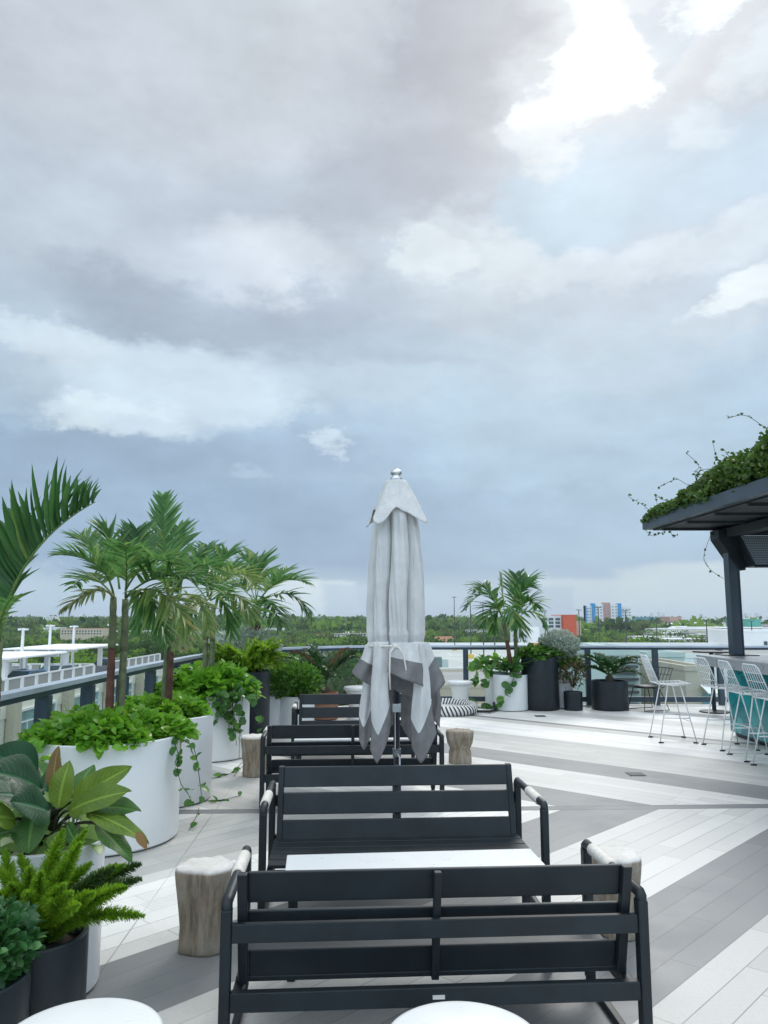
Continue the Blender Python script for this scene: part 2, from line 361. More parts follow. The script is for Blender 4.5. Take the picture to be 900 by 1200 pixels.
# ------------------------------------------------------------------ leaf geometry
def big_leaf(n=14, fold=.28, droop=.34, wave=.035, seed=0):
    # broad leaf with five columns, arched blade and wavy margin
    r = random.Random(seed); ph = r.uniform(0, 6); V = []; F = []
    for i in range(n+1):
        t = i/n; w_ = max(.006, math.sin(math.pi*min(.999, t)**.82)**.75*.5*(1-.12*t))
        for j, u in enumerate((-1, -.55, -.04, .04, .55, 1)):
            rib = .012 if abs(u) < .1 else 0
            V.append((w_*u, t*(1-.08*t), -droop*t*t*.55+.12*droop*t+wave*.6*abs(u)**2*math.sin(t*11+ph+(1.5 if u > 0 else 0)), 1.6*fold*w_*abs(u)-.35*w_*u*u-rib*2))
    for i in range(n):
        for j in range(5): a = 6*i+j; F.append((a, a+1, a+7, a+6))
    return np.array(V), F
def leaf_tpl(kind='lance', n=5, fold=.25, droop=.35):
    """unit leaf along +Y, width 1 (half .5), two halves folded about the midrib"""
    T = np.linspace(0, 1, n+1)
    if kind == 'lance': W = np.sin(np.pi*np.clip(T, 0.02, 1)**.75)**.8*.5
    elif kind == 'round': W = np.sqrt(np.clip(1-np.abs(2*T-1)**2.4, 0, 1))*.5*(1.1-.25*T)
    elif kind == 'strap': W = np.where(T < .1, .3, np.where(T < .5, .5, .5*(1-np.clip((T-.5)/.5, 0, 1))**.8+.02))
    elif kind == 'broad': W = np.sin(np.pi*T**.8)**.65*.5
    W = np.maximum(W, .0); W[-1] = 0.004; W[0] = max(W[0], .03)
    y = T*(1-.12*droop*T); z = -droop*T**2*.5+.12*droop*T
    V = []
    for i in range(n+1):
        V += [(-W[i], y[i], z[i], fold*W[i]), (0, y[i], z[i], 0), (W[i], y[i], z[i], fold*W[i])]
    F = []
    for i in range(n):
        a = 3*i; F += [(a, a+1, a+4, a+3), (a+1, a+2, a+5, a+4)]
    return np.array(V), F
def frames(D, U=None):
    D = D/np.linalg.norm(D, axis=1, keepdims=True)
    if U is None: U = np.tile([0, 0, 1.], (len(D), 1))
    X = np.cross(D, U); nn = np.linalg.norm(X, axis=1, keepdims=True); X = np.where(nn < 1e-3, [1, 0, 0], X/np.maximum(nn, 1e-6))
    Z = np.cross(X, D)
    return X, D, Z
def scatter(mb, tpl, P, D, length, width, U=None, roll=None, mi=0):
    """place many leaves: P points, D growth directions"""
    V, F = tpl; P = np.asarray(P, float); D = np.asarray(D, float); k = len(P)
    X, Y, Z = frames(D, U)
    if roll is not None:
        c, s_ = np.cos(roll)[:, None], np.sin(roll)[:, None]
        X, Z = X*c+Z*s_, Z*c-X*s_
    Ln = np.broadcast_to(length, (k,)); Wd = np.broadcast_to(width, (k,))
    A = (V[None, :, 0, None]*X[:, None, :]*Wd[:, None, None]+V[None, :, 1, None]*Y[:, None, :]*Ln[:, None, None]+V[None, :, 2, None]*Z[:, None, :]*Ln[:, None, None]+(V[None, :, 3, None]*Z[:, None, :]*Wd[:, None, None] if V.shape[1] > 3 else 0))
    A = A+P[:, None, :]
    nv = len(V); Fa = np.array(F)
    allf = (Fa[None]+(np.arange(k)*nv)[:, None, None]).reshape(-1, Fa.shape[1])
    mb.add(A.reshape(-1, 3), allf, mi)
TL = {k: leaf_tpl(*a) for k, a in dict(lance=('lance', 5, .25, .35), lance3=('lance', 3, .3, .4), round=('round', 6, .3, .5), round3=('round', 5, .35, .4), strap=('strap', 5, .5, .5), broad=('broad', 9, .35, .5)).items()}
TL['needle'] = (np.array([(-.5, 0, 0), (.5, 0, 0), (.12, 1, .0), (-.12, 1, 0)]), [(0, 1, 2, 3)])
TL['quad'] = (np.array([(-.5, 0, 0), (.5, 0, 0), (.5, .9, .15), (-.5, .9, .15)]), [(0, 1, 2, 3)])
TL['hex'] = (np.array([(0, 0, 0), (.42, .25, .1), (.5, .65, .05), (0, 1, -.1), (-.5, .6, .1), (-.4, .25, -.05)]), [(0, 1, 2, 3), (0, 3, 4, 5)])

def bez(a, b, c, n):
    a, b, c = Vector(a), Vector(b), Vector(c)
    return [a*(1-t)**2+b*2*t*(1-t)+c*t*t for t in [i/n for i in range(n+1)]]
def frond(parent, m, C, ctrl, tip, leaf=.30, wid=.028, n=24, up=.55, lift=0.0, side=None, start=.22, gdroop=.12, name='frond', rad=.009):
    """pinnate palm leaf along a curve; leaflets on both sides"""
    pts = bez(C, ctrl, tip, 18); mb = MB()
    mb.tube(pts, [rad*(1-.8*i/18) for i in range(19)], 6, 1)
    segs = [(pts[i+1]-pts[i]).length for i in range(18)]; tot = sum(segs)
    tp = leaf_tpl('strap', 5, .45, .42)
    P = []; D = []; Ln = []; Wd = []; U = []
    n = int(n*1.05)
    for i in range(n):
        t = start+(1-start)*(i+.5)/n
        q = t*18; k = min(17, int(q)); p = pts[k].lerp(pts[k+1], q-k); tg = (pts[k+1]-pts[k]).normalized()
        horiz = tg.cross(Vector((0, 0, 1)))
        if horiz.length < .15: horiz = Vector((1, 0, 0)).cross(tg) if side is None else Vector(side)
        horiz.normalize(); nrm = horiz.cross(tg).normalized()
        if nrm.z < 0: nrm = -nrm
        env = (math.sin(math.pi*min(1, (t-start)/(1-start)*.86+.12))**.55)
        for sg in (-1, 1):
            d = tg*random.uniform(.75, 1.0)*(.55+.75*t)+horiz*sg*random.uniform(.75, 1.0)+nrm*(up+random.uniform(-.4, .35))
            d = d.normalized()+Vector((random.uniform(-.12, .12), random.uniform(-.12, .12), lift-gdroop*random.uniform(0, 1.6)))
            P.append(p); D.append(d.normalized()); Ln.append(leaf*.92*env*random.uniform(.72, 1.12)); Wd.append(wid*.98*random.uniform(.75, 1.2)); U.append((nrm+Vector((random.uniform(-.3, .3), random.uniform(-.3, .3), random.uniform(-.1, .3)))).normalized())
    scatter(mb, tp, P, D, np.array(Ln), np.array(Wd), np.array(U), mi=0)
    return mb.build(name, [m, M['petiole']], parent, smooth=True)

# ================================================================== THE SETTING
# city ground far below the roof terrace
def ground_mat():
    m = bpy.data.materials.new('city_ground'); m.use_nodes = True; t = NT(m.node_tree); b = m.node_tree.nodes['Principled BSDF']
    p = t.new('ShaderNodeTexCoord').outputs['Object']
    n1 = t.noise(p, .02, 6, .6).outputs['Fac']; n2 = t.noise(p, .15, 5, .6).outputs['Fac']
    c = t.mix(t.mrange(n2, .35, .65), (.03, .06, .015), (.08, .12, .035))
    c = t.mix(t.mrange(n1, .52, .6), c, (.22, .21, .18))
    t.put(b.inputs['Base Color'], c); b.inputs['Roughness'].default_value = .95
    return m
g = MB(); g.add([(-6000, -600, -20), (6000, -600, -20), (6000, 9000, -20), (-6000, 9000, -20)], [(0, 1, 2, 3)])
props(g.build('ground', ground_mat()), kind='structure')
g = MB(); g.box(-14, -5, -60, 200, -20.0, -19.95); props(g.build('road', M['asph']), kind='structure')

# terrace floor
def deck_mat():
    m = bpy.data.materials.new('paver_planks'); m.use_nodes = True; t = NT(m.node_tree); b = m.node_tree.nodes['Principled BSDF']
    p = t.new('ShaderNodeTexCoord').outputs['Object']
    x, y, z = t.sep(p)[0:3]; a = R(2.3); y = t.m('SUBTRACT', y, 6.76)
    s_ = t.m('ADD', t.m('MULTIPLY', x, math.cos(a)), t.m('MULTIPLY', y, math.sin(a)))
    n_ = t.m('SUBTRACT', t.m('MULTIPLY', y, math.cos(a)), t.m('MULTIPLY', x, math.sin(a)))
    an = t.m('ABSOLUTE', n_)
    c = t.m('ADD', s_, t.m('MULTIPLY', an, 1.05)); l = t.m('MULTIPLY', t.m('SUBTRACT', s_, an), .7)
    u = t.m('DIVIDE', t.m('SUBTRACT', c, 1.14), .21); iu = t.m('FLOOR', u); fu = t.m('FRACT', u)
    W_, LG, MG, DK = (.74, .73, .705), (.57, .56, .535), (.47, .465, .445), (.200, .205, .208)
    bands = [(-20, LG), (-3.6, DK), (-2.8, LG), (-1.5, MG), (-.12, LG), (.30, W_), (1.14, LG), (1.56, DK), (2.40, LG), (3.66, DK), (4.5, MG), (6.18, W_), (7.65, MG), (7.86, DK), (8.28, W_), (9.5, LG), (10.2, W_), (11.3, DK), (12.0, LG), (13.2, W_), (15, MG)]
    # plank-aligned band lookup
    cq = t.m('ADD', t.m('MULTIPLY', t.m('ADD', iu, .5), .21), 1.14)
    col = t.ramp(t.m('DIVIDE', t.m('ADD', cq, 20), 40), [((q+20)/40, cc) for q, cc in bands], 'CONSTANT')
    wn = t.new('ShaderNodeTexWhiteNoise', noise_dimensions='2D'); 
    r1 = t.new('ShaderNodeTexWhiteNoise', noise_dimensions='1D'); t.put(r1.inputs['W'], iu)
    ll = t.m('ADD', t.m('DIVIDE', l, 1.2), r1.outputs['Value']); il = t.m('FLOOR', ll); fl = t.m('FRACT', ll)
    t.put(wn.inputs['Vector'], t.comb(iu, il, 0))
    tint = t.m('ADD', .90, t.m('MULTIPLY', wn.outputs['Value'], .16))
    ns = t.noise(p, 1.3, 7, .65).outputs['Fac']; nf = t.noise(p, 60, 4, .6).outputs['Fac']
    tint = t.m('MULTIPLY', tint, t.mrange(ns, .3, .7, .93, 1.05)); tint = t.m('MULTIPLY', tint, t.mrange(nf, .2, .8, .95, 1.05))
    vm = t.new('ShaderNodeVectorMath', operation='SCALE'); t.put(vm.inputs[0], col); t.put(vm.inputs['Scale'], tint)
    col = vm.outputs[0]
    # joints
    ju = t.m('GREATER_THAN', t.m('ABSOLUTE', t.m('SUBTRACT', fu, .5)), .5-.020)
    jl = t.m('GREATER_THAN', t.m('ABSOLUTE', t.m('SUBTRACT', fl, .5)), .5-.0022)
    jx = t.m('LESS_THAN', t.m('ABSOLUTE', t.m('ADD', s_, 1.42)), .004)
    br = t.mrange(t.noise(p, .9, 3, .5).outputs['Fac'], .35, .6, .25, 1)
    j = t.m('MULTIPLY', t.m('MAXIMUM', t.m('MAXIMUM', ju, jl), jx), t.m('MULTIPLY', br, .62))
    col = t.mix(j, col, (.10, .10, .10))
    seam = t.m('LESS_THAN', an, .062)
    col = t.mix(seam, col, (.17, .175, .18))
    se = t.m('LESS_THAN', t.m('ABSOLUTE', t.m('SUBTRACT', an, .066)), .005)
    col = t.mix(se, col, (.07, .07, .07))
    # a few stains
    st = t.mrange(t.noise(p, 3.3, 9, .78).outputs['Fac'], .56, .80, 0, .35)
    col = t.mix(st, col, (.20, .19, .17))
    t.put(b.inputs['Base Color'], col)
    t.put(b.inputs['Roughness'], t.mrange(ns, .3, .7, .42, .62)); b.inputs['Specular IOR Level'].default_value = .4
    bp = t.new('ShaderNodeBump'); bp.inputs['Strength'].default_value = .25; bp.inputs['Distance'].default_value = .004
    t.put(bp.inputs['Height'], t.m('SUBTRACT', t.m('MULTIPLY', nf, .3), t.m('MAXIMUM', ju, jl))); t.l.new(bp.outputs[0], b.inputs['Normal'])
    return m
railpath = [(-2.68, -6.0), (-2.68, 2.0), (-2.68, 5.4), (-2.69, 8.2), (-2.66, 9.9), (-2.58, 11.4), (-2.38, 12.4), (-1.95, 13.25), (-1.35, 13.85), (-.6, 14.3), (.2, 14.5), (1.0, 14.55), (12.0, 14.3)]
def smooth_path(P, n=8):
    out = []
    for i in range(len(P)-1):
        p0, p1, p2, p3 = [Vector(P[max(0, min(len(P)-1, i+k))]) for k in (-1, 0, 1, 2)]
        for j in range(n):
            t = j/n
            out.append(.5*((2*p1)+(p2-p0)*t+(2*p0-5*p1+4*p2-p3)*t*t+(3*p1-p0-3*p2+p3)*t**3))
    out.append(Vector(P[-1])); return out
RP = smooth_path(railpath)
edge = [(p.x-.12 if p.y < 12.5 else p.x, p.y+(.12 if p.y > 12.5 else 0)) for p in RP]
poly = [(x, y, 0) for x, y in edge]+[(12, -6, 0)]
g = MB(); g.add(poly, [tuple(range(len(poly)))[::-1]]); props(g.build('terrace_floor', deck_mat()), kind='structure')
g = MB(); n = len(poly)
g.add(poly+[(x, y, -.45) for x, y, _ in poly], [(i, (i+1) % n, n+(i+1) % n, n+i) for i in range(n)])
g.add([(x, y, -.02) for x, y, _ in poly], [tuple(range(n))])
props(g.build('terrace_slab', mat('slab_edge', (.42, .43, .44), .7, var=.08)), kind='structure')
g = MB(); g.box(-2.4, 11.5, -5.5, 13.9, -20, -.46); 
props(g.build('terrace_building', M['concrete']), 'pale concrete block that carries the roof terrace', 'building')

# ------------------------------------------------------------------ glass railing
def glass_mat():
    m = bpy.data.materials.new('clear_rail_glass'); m.use_nodes = True; t = NT(m.node_tree); t.n.remove(m.node_tree.nodes['Principled BSDF'])
    tr = t.new('ShaderNodeBsdfTransparent'); tr.inputs[0].default_value = (.90, .955, .95, 1)
    gl = t.new('ShaderNodeBsdfGlossy'); gl.inputs[0].default_value = (1, 1, 1, 1); gl.inputs['Roughness'].default_value = .02
    fr = t.new('ShaderNodeFresnel'); fr.inputs[0].default_value = 1.45
    mx = t.new('ShaderNodeMixShader'); t.l.new(fr.outputs[0], mx.inputs[0]); t.l.new(tr.outputs[0], mx.inputs[1]); t.l.new(gl.outputs[0], mx.inputs[2])
    t.l.new(mx.outputs[0], m.node_tree.nodes['Material Output'].inputs[0]); return m
GLASS = glass_mat()
rail = thing('glass_railing', 'long curved glass railing with flat grey cap running round the terrace edge', 'railing', (RP[20].x, RP[20].y, 0))
def ribbon(mb, path, w, z0, z1, mi=0):
    V = []; k = len(path)
    for i, p in enumerate(path):
        t = (path[min(i+1, k-1)]-path[max(0, i-1)]).normalized(); nn = Vector((-t.y, t.x))*w/2
        V += [(p.x+nn.x, p.y+nn.y, z0), (p.x-nn.x, p.y-nn.y, z0), (p.x-nn.x, p.y-nn.y, z1), (p.x+nn.x, p.y+nn.y, z1)]
    F = [(4*i+j, 4*i+(j+1) % 4, 4*(i+1)+(j+1) % 4, 4*(i+1)+j) for i in range(k-1) for j in range(4)]+[(0, 1, 2, 3), (4*k-4, 4*k-3, 4*k-2, 4*k-1)]
    mb.add(V, F, mi)
a = MB(); ribbon(a, RP, .125, 1.045, 1.082); a.build('cap', M['railtop'], rail)
a = MB(); ribbon(a, RP, .075, 1.000, 1.043); a.build('top_channel', M['railm'], rail)
a = MB(); ribbon(a, RP, .07, .06, .15); a.build('bottom_channel', M['railm'], rail)
def along(P, target):   # target: function choosing param
    best = min(range(len(P)), key=lambda i: target(P[i])); return best
post_pts = []
for Yp in (2.4, 3.35, 4.3, 5.25, 6.2, 7.13, 8.07, 9.0, 9.95, 10.85, 11.75, 12.6):
    i = along(RP, lambda p: abs(p.y-Yp)+(10 if p.x > -1.9 else 0)); j = min(i+1, len(RP)-1)
    # exact interpolation
    for k in range(len(RP)-1):
        if RP[k].y <= Yp < RP[k+1].y: 
            q = RP[k].lerp(RP[k+1], (Yp-RP[k].y)/(RP[k+1].y-RP[k].y)); post_pts.append((q, (RP[k+1]-RP[k]).normalized())); break
for X in (-1.80, -1.08, -.1, 1.52, 3.78, 5.02, 6.2, 8.3):
    for k in range(len(RP)-1):
        if RP[k].x <= X < RP[k+1].x and RP[k].y > 12:
            q = RP[k].lerp(RP[k+1], (X-RP[k].x)/(RP[k+1].x-RP[k].x)); post_pts.append((q, (RP[k+1]-RP[k]).normalized())); break
for q, tg in post_pts:
    nrm = Vector((-tg.y, tg.x)); a = MB(); Mx = Matrix(((tg.x, nrm.x, 0, q.x), (tg.y, nrm.y, 0, q.y), (0, 0, 1, 0), (0, 0, 0, 1)))
    wd = .045 if q.y > 12.3 else .04
    a.box(-wd, wd, -.055, .055, .0, 1.0, M=Mx); a.build('post', M['railm'], rail, bevel=.004)
a = MB()
for k in range(len(RP)-1):
    a.add([(RP[k].x, RP[k].y, .14), (RP[k+1].x, RP[k+1].y, .14), (RP[k+1].x, RP[k+1].y, 1.01), (RP[k].x, RP[k].y, 1.01)], [(0, 1, 2, 3)])
a.build('glass_panel', GLASS, rail)

# ================================================================== CITY BEYOND
exec_city = True
def bump_mat(name, c1, c2, sc_=.35):
    return leafmat(name, c1, c2, None, .6, .3)
CR = [bump_mat('tree_crown_deep', (.022, .066, .016), (.060, .125, .024)), bump_mat('tree_crown_mid', (.065, .150, .022), (.130, .225, .040)),
      bump_mat('tree_crown_bright', (.10, .22, .022), (.20, .33, .045)), bump_mat('tree_crown_olive', (.075, .120, .035), (.130, .170, .055))]
def crown_pts(k, rx, rz, seed, lobes=6):
    r = np.random.default_rng(seed)
    cs = r.normal(size=(lobes, 3))*[rx*.42, rx*.42, rz*.30]; cs[:, 2] = np.abs(cs[:, 2])*.9
    rad = r.uniform(.42, .68, lobes)*rx
    idx = r.integers(0, lobes, k); d = r.normal(size=(k, 3)); d /= np.linalg.norm(d, axis=1, keepdims=True)
    d[:, 2] = np.abs(d[:, 2])*np.where(r.random(k) < .8, 1, -1)
    rr = rad[idx][:, None]*(r.random(k)[:, None]**.25)
    P = cs[idx]+d*rr*[1, 1, rz/rx]
    return P, d+r.normal(size=(k, 3))*.5
tree_protos = []
for ti in range(5):
    rt = thing('broadleaf_tree', 'x', 'tree', (0, 0, -200))
    a = MB(); pts = [(0, 0, -200), (.15, .05, -197.5), (.3*random.uniform(-1, 1), .2, -195), (.2, -.1, -193)]; a.tube(pts, [.28, .22, .16, .08], 7)
    for q in range(4):
        an = q*1.57+ti; a.tube([pts[2-(q % 2)], (1.5*math.cos(an), 1.5*math.sin(an), -193.5), (2.5*math.cos(an), 2.5*math.sin(an), -192.3)], [.12, .08, .03], 5)
    a.build('trunk', M['bark'], rt)
    P, D = crown_pts(1500, 4.6, 3.4+.3*ti, 50+ti, 7+ti); P[:, 2] += -193.6
    a = MB(); scatter(a, TL['hex'], P, D, rng.uniform(.35, .75, len(P)), rng.uniform(.3, .6, len(P)), U=rng.normal(size=P.shape)); a.build('crown', CR[ti % 4], rt)
    tree_protos.append(rt)
def free(x, y):   # keep trees off roofs and decks on the city side
    if -62 < x < -12 and y < 88: return False
    if -6 < x < 130 and 40 < y < 205: return False
    return True
occupied = []
cand = []
for _ in range(9000):
    y = random.uniform(130, 640)**1.0; x = random.uniform(-.56, .56)*y
    if not free(x, y) or any(abs(x-b[0]) < b[2] and abs(y-b[1]) < b[3] for b in occupied): continue
    cand.append((x, y))
cell = {}; kept = []
for (x, y) in sorted(cand, key=lambda q: random.random()):
    k = (int(x//6.6), int(y//6.6))
    if any((k[0]+i, k[1]+j) in cell and math.hypot(cell[(k[0]+i, k[1]+j)][0]-x, cell[(k[0]+i, k[1]+j)][1]-y) < 6.2 for i in (-1, 0, 1) for j in (-1, 0, 1)): continue
    # openings (streets, yards)
    if math.sin(x*.021+1.3)*math.sin(y*.017+.5) > .82: continue
    if x/y > .345 and y > 330 and random.random() < .55: continue
    cell[k] = (x, y); kept.append((x, y))
kept.sort(key=lambda q: q[1])
near_trees = kept[:270]; rest = kept[270:]
lab = {0: 'dark green round tree in the woods below the terrace', 1: 'mid green broad tree in the woods below the terrace', 2: 'bright green full tree in the woods below the terrace', 3: 'olive green tree in the woods below the terrace', 4: 'deep green tall tree in the woods below the terrace'}
used = set()
for i, (x, y) in enumerate(near_trees):
    ti = random.choices(range(5), (3, 4, 2, 1.5, 3))[0]; s_ = random.uniform(.75, 1.35); rt = tree_protos[ti]
    if ti not in used: o = rt; used.add(ti); o.location = (x, y, -20); o.rotation_euler = (0, 0, random.uniform(0, 6)); o.scale = (s_, s_, s_*random.uniform(.85, 1.1))
    else: o = copy_thing(rt, (x, y, -20), random.uniform(0, 6), scale=(s_, s_, s_*random.uniform(.85, 1.1)))
    pxx = 450+900*x/y
    where = next((w_ for lim, w_ in ((60, 'beyond the left lamp posts'), (110, 'beyond the rooftop shade canopies'), (150, 'behind the two-stemmed palm'), (205, 'behind the palm with the upright spear frond'), (262, 'behind the slim two-stemmed palm'), (312, 'behind the silvery bush'), (362, 'behind the leafy bush and far palm'), (415, 'behind the dark cycad'), (470, 'directly behind the closed umbrella'), (540, 'just right of the closed umbrella'), (600, 'left of the small far palm'), (660, 'behind the silvery bush at the far railing'), (720, 'behind the cycad in the black pot'), (790, 'behind the first bar stool'), (850, 'left of the pergola post'), (2000, 'right of the pergola post')) if pxx < lim))
    kd = lab[ti].split(' in the')[0]; ds = 'close below' if y < 200 else 'in the middle woods' if y < 260 else 'farther out'
    o['label'] = kd+', '+ds+', '+where; o['group'] = kd+'s '+ds+' '+where
def forest(name, pts, npc, rx, size, seed, zf=1.0):
    r = np.random.default_rng(seed); a = MB(); Ps = [[], [], [], []]; Ds = [[], [], [], []]
    for i, (x, y) in enumerate(pts):
        k = r.choice(4, p=(.36, .34, .16, .14)); s_ = r.uniform(.75, 1.3); P, D = crown_pts(npc, rx*s_, rx*.75*s_, 1000+i, 5)
        P += [x, y, -20+rx*1.25*s_*zf]; Ps[k].append(P); Ds[k].append(D)
    for k in range(4):
        if not Ps[k]: continue
        P = np.concatenate(Ps[k]); D = np.concatenate(Ds[k])
        scatter(a, TL['hex'], P, D, r.uniform(size*.6, size*1.3, len(P)), r.uniform(size*.5, size*1.1, len(P)), U=r.normal(size=P.shape), mi=k)
    return props(a.build(name, CR), 'green mass of treetops stretching to the horizon beyond the terrace' if name == 'far_woods' else 'dense belt of treetops behind the nearest trees', 'woods', kind='stuff')
forest('woods', rest, 150, 4.6, 1.15, 5)
far = [];
for _ in range(5200):
    y = 640*(4200/640)**random.random(); x = random.uniform(-.56, .56)*y
    if .13 < x/y < .56 and y > 700 and random.random() < .55: continue
    if math.sin(x*.006+.3)*math.sin(y*.004+1) > .75: continue
    if x/y > .345 and random.random() < .82: continue
    far.append((x, y))
forest('far_woods', far, 46, 12, 5.5, 9, .35)

# ---- buildings
def bmat(name, c): return mat(name, c, .8, var=.05, vscale=.2)
M['wcream'] = bmat('cream_render', (.74, .72, .63)); M['wtan'] = bmat('tan_render', (.46, .42, .34)); M['wwhite'] = bmat('white_render', (.80, .81, .80))
M['wbeige'] = bmat('beige_render', (.55, .48, .36)); M['wmint'] = bmat('pale_mint_wall', (.50, .60, .57)); M['wred'] = bmat('red_orange_wall', (.68, .13, .06))
M['wblue'] = bmat('blue_panel', (.05, .30, .62)); M['wlblue'] = bmat('blue_roof', (.10, .30, .42)); M['wpink'] = bmat('salmon_panel', (.55, .33, .28))
M['roofg'] = bmat('grey_roof', (.30, .29, .28)); M['rooft'] = bmat('terracotta_roof', (.34, .15, .09)); M['roofw'] = bmat('white_roof', (.66, .67, .66)); M['teal'] = bmat('teal_green_roof', (.10, .38, .30))
M['win'] = mat('window_glass_dark', (.045, .09, .11), .12, spec=.8, var=.3, vscale=.5); M['win2'] = mat('window_glass_teal', (.16, .30, .33), .1, spec=.8, var=.3, vscale=.7)
M['wingrey'] = mat('grey_window_band', (.26, .30, .34), .3)
M['polew'] = mat('white_pole', (.72, .74, .74), .5); M['poled'] = mat('dark_pole', (.06, .065, .07), .5)

# parking building on the left: long cream facade with paired windows, parking deck on its roof
FX = -17.6
pb = thing('parking_building', 'long cream building left of the terrace with paired tall windows and a rooftop parking deck', 'building', (FX, 60, -20))
a = MB(); a.box(FX-34, FX, 24, 62.5, -20, -3.1); a.build('wall', M['wcream'], pb)
a = MB(); a.box(FX-.35, FX+.05, 24, 62.5, -3.095, -2.2); a.build('parapet', M['wcream'], pb)
a = MB(); a.box(FX-33.9, FX-.36, 24.1, 62.4, -3.09, -3.0); a.build('roof', M['concrete'], pb)
y0 = 24.0
wi = 0
while y0 < 58:
    a = MB(); a.box(FX+.06, FX+.45, y0+6.1*.0+.1, y0+.8, -20, -2.35); a.build('pilaster', M['wtan'], pb)
    for k in (0, 1):
        for lev in range(3):
            ya = y0+1.45+k*2.35; zt = -2.95-lev*3.6
            f = MB(); f.box(FX+.055, FX+.16, ya-.12, ya, zt-2.12, zt+.12); f.box(FX+.055, FX+.16, ya+1.5, ya+1.62, zt-2.12, zt+.12)
            f.box(FX+.055, FX+.16, ya+.003, ya+1.497, zt, zt+.12); f.box(FX+.055, FX+.16, ya+.003, ya+1.497, zt-2.12, zt-2.0); f.box(FX+.055, FX+.12, ya+.003, ya+1.497, zt-.55, zt-.48); f.box(FX+.055, FX+.12, ya+.72, ya+.78, zt-1.997, zt-.553)
            fo = f.build('window', M['polew'], pb)
            p = MB(); p.box(FX+.054, FX+.085, ya+.001, ya+1.499, zt-1.998, zt-.002); p.build('pane', M['win2'], fo)
            wi += 1
    y0 += 6.25
def parkrail(x0, y0, x1, y1, z, label):
    t = thing('deck_railing', label, 'railing', (x0, y0, z), group='white panelled railings on the parking deck')
    a = MB(); b = MB(); Lg = math.hypot(x1-x0, y1-y0); n = max(2, int(Lg/1.5)); ux, uy = (x1-x0)/Lg, (y1-y0)/Lg
    Mx = Matrix(((ux, -uy, 0, x0), (uy, ux, 0, y0), (0, 0, 1, z), (0, 0, 0, 1)))
    a.box(0, Lg, -.04, .04, 0.82, 0.90, M=Mx); a.box(0, Lg, -.04, .04, .10, .16, M=Mx)
    for i in range(n+1): a.box(i*Lg/n-.10, i*Lg/n+.10, -.045, .045, 0, .819, M=Mx)
    for i in range(n): b.box(i*Lg/n+.25, (i+1)*Lg/n-.25, -.02, .02, .165, .81, M=Mx)
    a.build('frame', M['polew'], t); b.build('mesh_panel', bmat('grey_mesh', (.28, .30, .29)), t)
parkrail(FX-.2, 26, FX-.2, 48, -2.2, 'white panelled railing along the front edge of the parking deck, nearest stretch')
parkrail(FX-.2, 51.5, FX-.2, 62, -2.2, 'white panelled railing along the front edge of the parking deck, farther stretch')
parkrail(FX-24, 44, FX-10, 61, -3.0, 'white panelled railing crossing the parking deck behind the canopies')
parkrail(FX-32, 62, FX-2, 62, -3.0, 'white panelled railing at the far end of the parking deck')
def canopy(cx, cy, lx, ly, zt, label):
    t = thing('shade_canopy', label, 'canopy', (cx, cy, -3.0), group='white shade canopies on the parking deck')
    a = MB(); a.box(cx-lx/2, cx+lx/2, cy-ly/2, cy+ly/2, zt-.12, zt); a.build('roof', M['wwhite'], t, bevel=.03)
    for px_ in (cx-lx*.3, cx+lx*.3):
        for py_ in (cy-ly*.36, cy+ly*.36):
            a = MB(); a.box(px_-.14, px_+.14, py_-.14, py_+.14, -3.0, zt-.13); a.box(px_-.7, px_+.7, py_-.08, py_+.08, zt-.28, zt-.125); a.build('post', M['wwhite'], t)
canopy(-22.3, 46.2, 4.0, 7.6, -.62, 'white flat shade canopy on the parking deck, nearer and further left')
canopy(-22.6, 55.2, 4.6, 8.6, -.48, 'white flat shade canopy on the parking deck, farther and beside the palms')
# parked cars on the deck
def car(cx, cy, z, rot, body, label, grp):
    t = thing('parked_car', label, 'car', (cx, cy, z), rot, grp)
    a = MB(); sec = [(-2.2, .45, .75), (-2.1, .35, .95), (-1.3, .3, 1.0), (1.0, .3, .98), (2.0, .35, .85), (2.2, .45, .6)]
    V = []
    for (x, zb, zt) in sec: V += [(x, -.85, zb), (x, -.85, zt), (x, .85, zt), (x, .85, zb)]
    n = len(sec); F = [(4*i+j, 4*i+(j+1) % 4, 4*i+4+(j+1) % 4, 4*i+4+j) for i in range(n-1) for j in range(4)]+[(0, 1, 2, 3), (4*n-4, 4*n-3, 4*n-2, 4*n-1)]
    a.add(V, F); a.add([(-1.5, -.74, 1.005), (-1.5, .74, 1.005), (-.9, .62, 1.42), (-.9, -.62, 1.42), (.35, .62, 1.43), (.35, -.62, 1.43), (1.1, .74, .985), (1.1, -.74, .985)], [(2, 3, 5, 4), (0, 1, 2, 3), (4, 5, 7, 6), (1, 6, 4, 2), (0, 3, 5, 7)])
    a.build('body', body, t, world=False, bevel=.06)
    g_ = MB(); g_.add([(-1.46, -.66, 1.03), (-1.46, .66, 1.03), (-.94, .56, 1.40), (-.94, -.56, 1.40)], [(0, 1, 2, 3)]); g_.v[-1] -= [.03, 0, -.012]
    for sg in (-1, 1): g_.add([(-1.35, sg*.745, 1.04), (.98, sg*.745, 1.03), (.32, sg*.645, 1.39), (-.86, sg*.645, 1.38)], [(0, 1, 2, 3)])
    g_.build('window', M['win'], t, world=False)
    for x in (-1.35, 1.35):
        for y in (-.82, .82):
            b = MB(); b.tube([(x, y-.1, .32), (x, y+.1, .32)], .32, 16); b.build('wheel', M['foot'], t, world=False)
carw = mat('white_car_paint', (.7, .72, .73), .25, coat=.6); carb = mat('blue_car_paint', (.10, .22, .36), .25, coat=.6); carg = mat('grey_car_paint', (.2, .21, .22), .25, coat=.6); carr = mat('red_car_paint', (.35, .03, .03), .25, coat=.6)
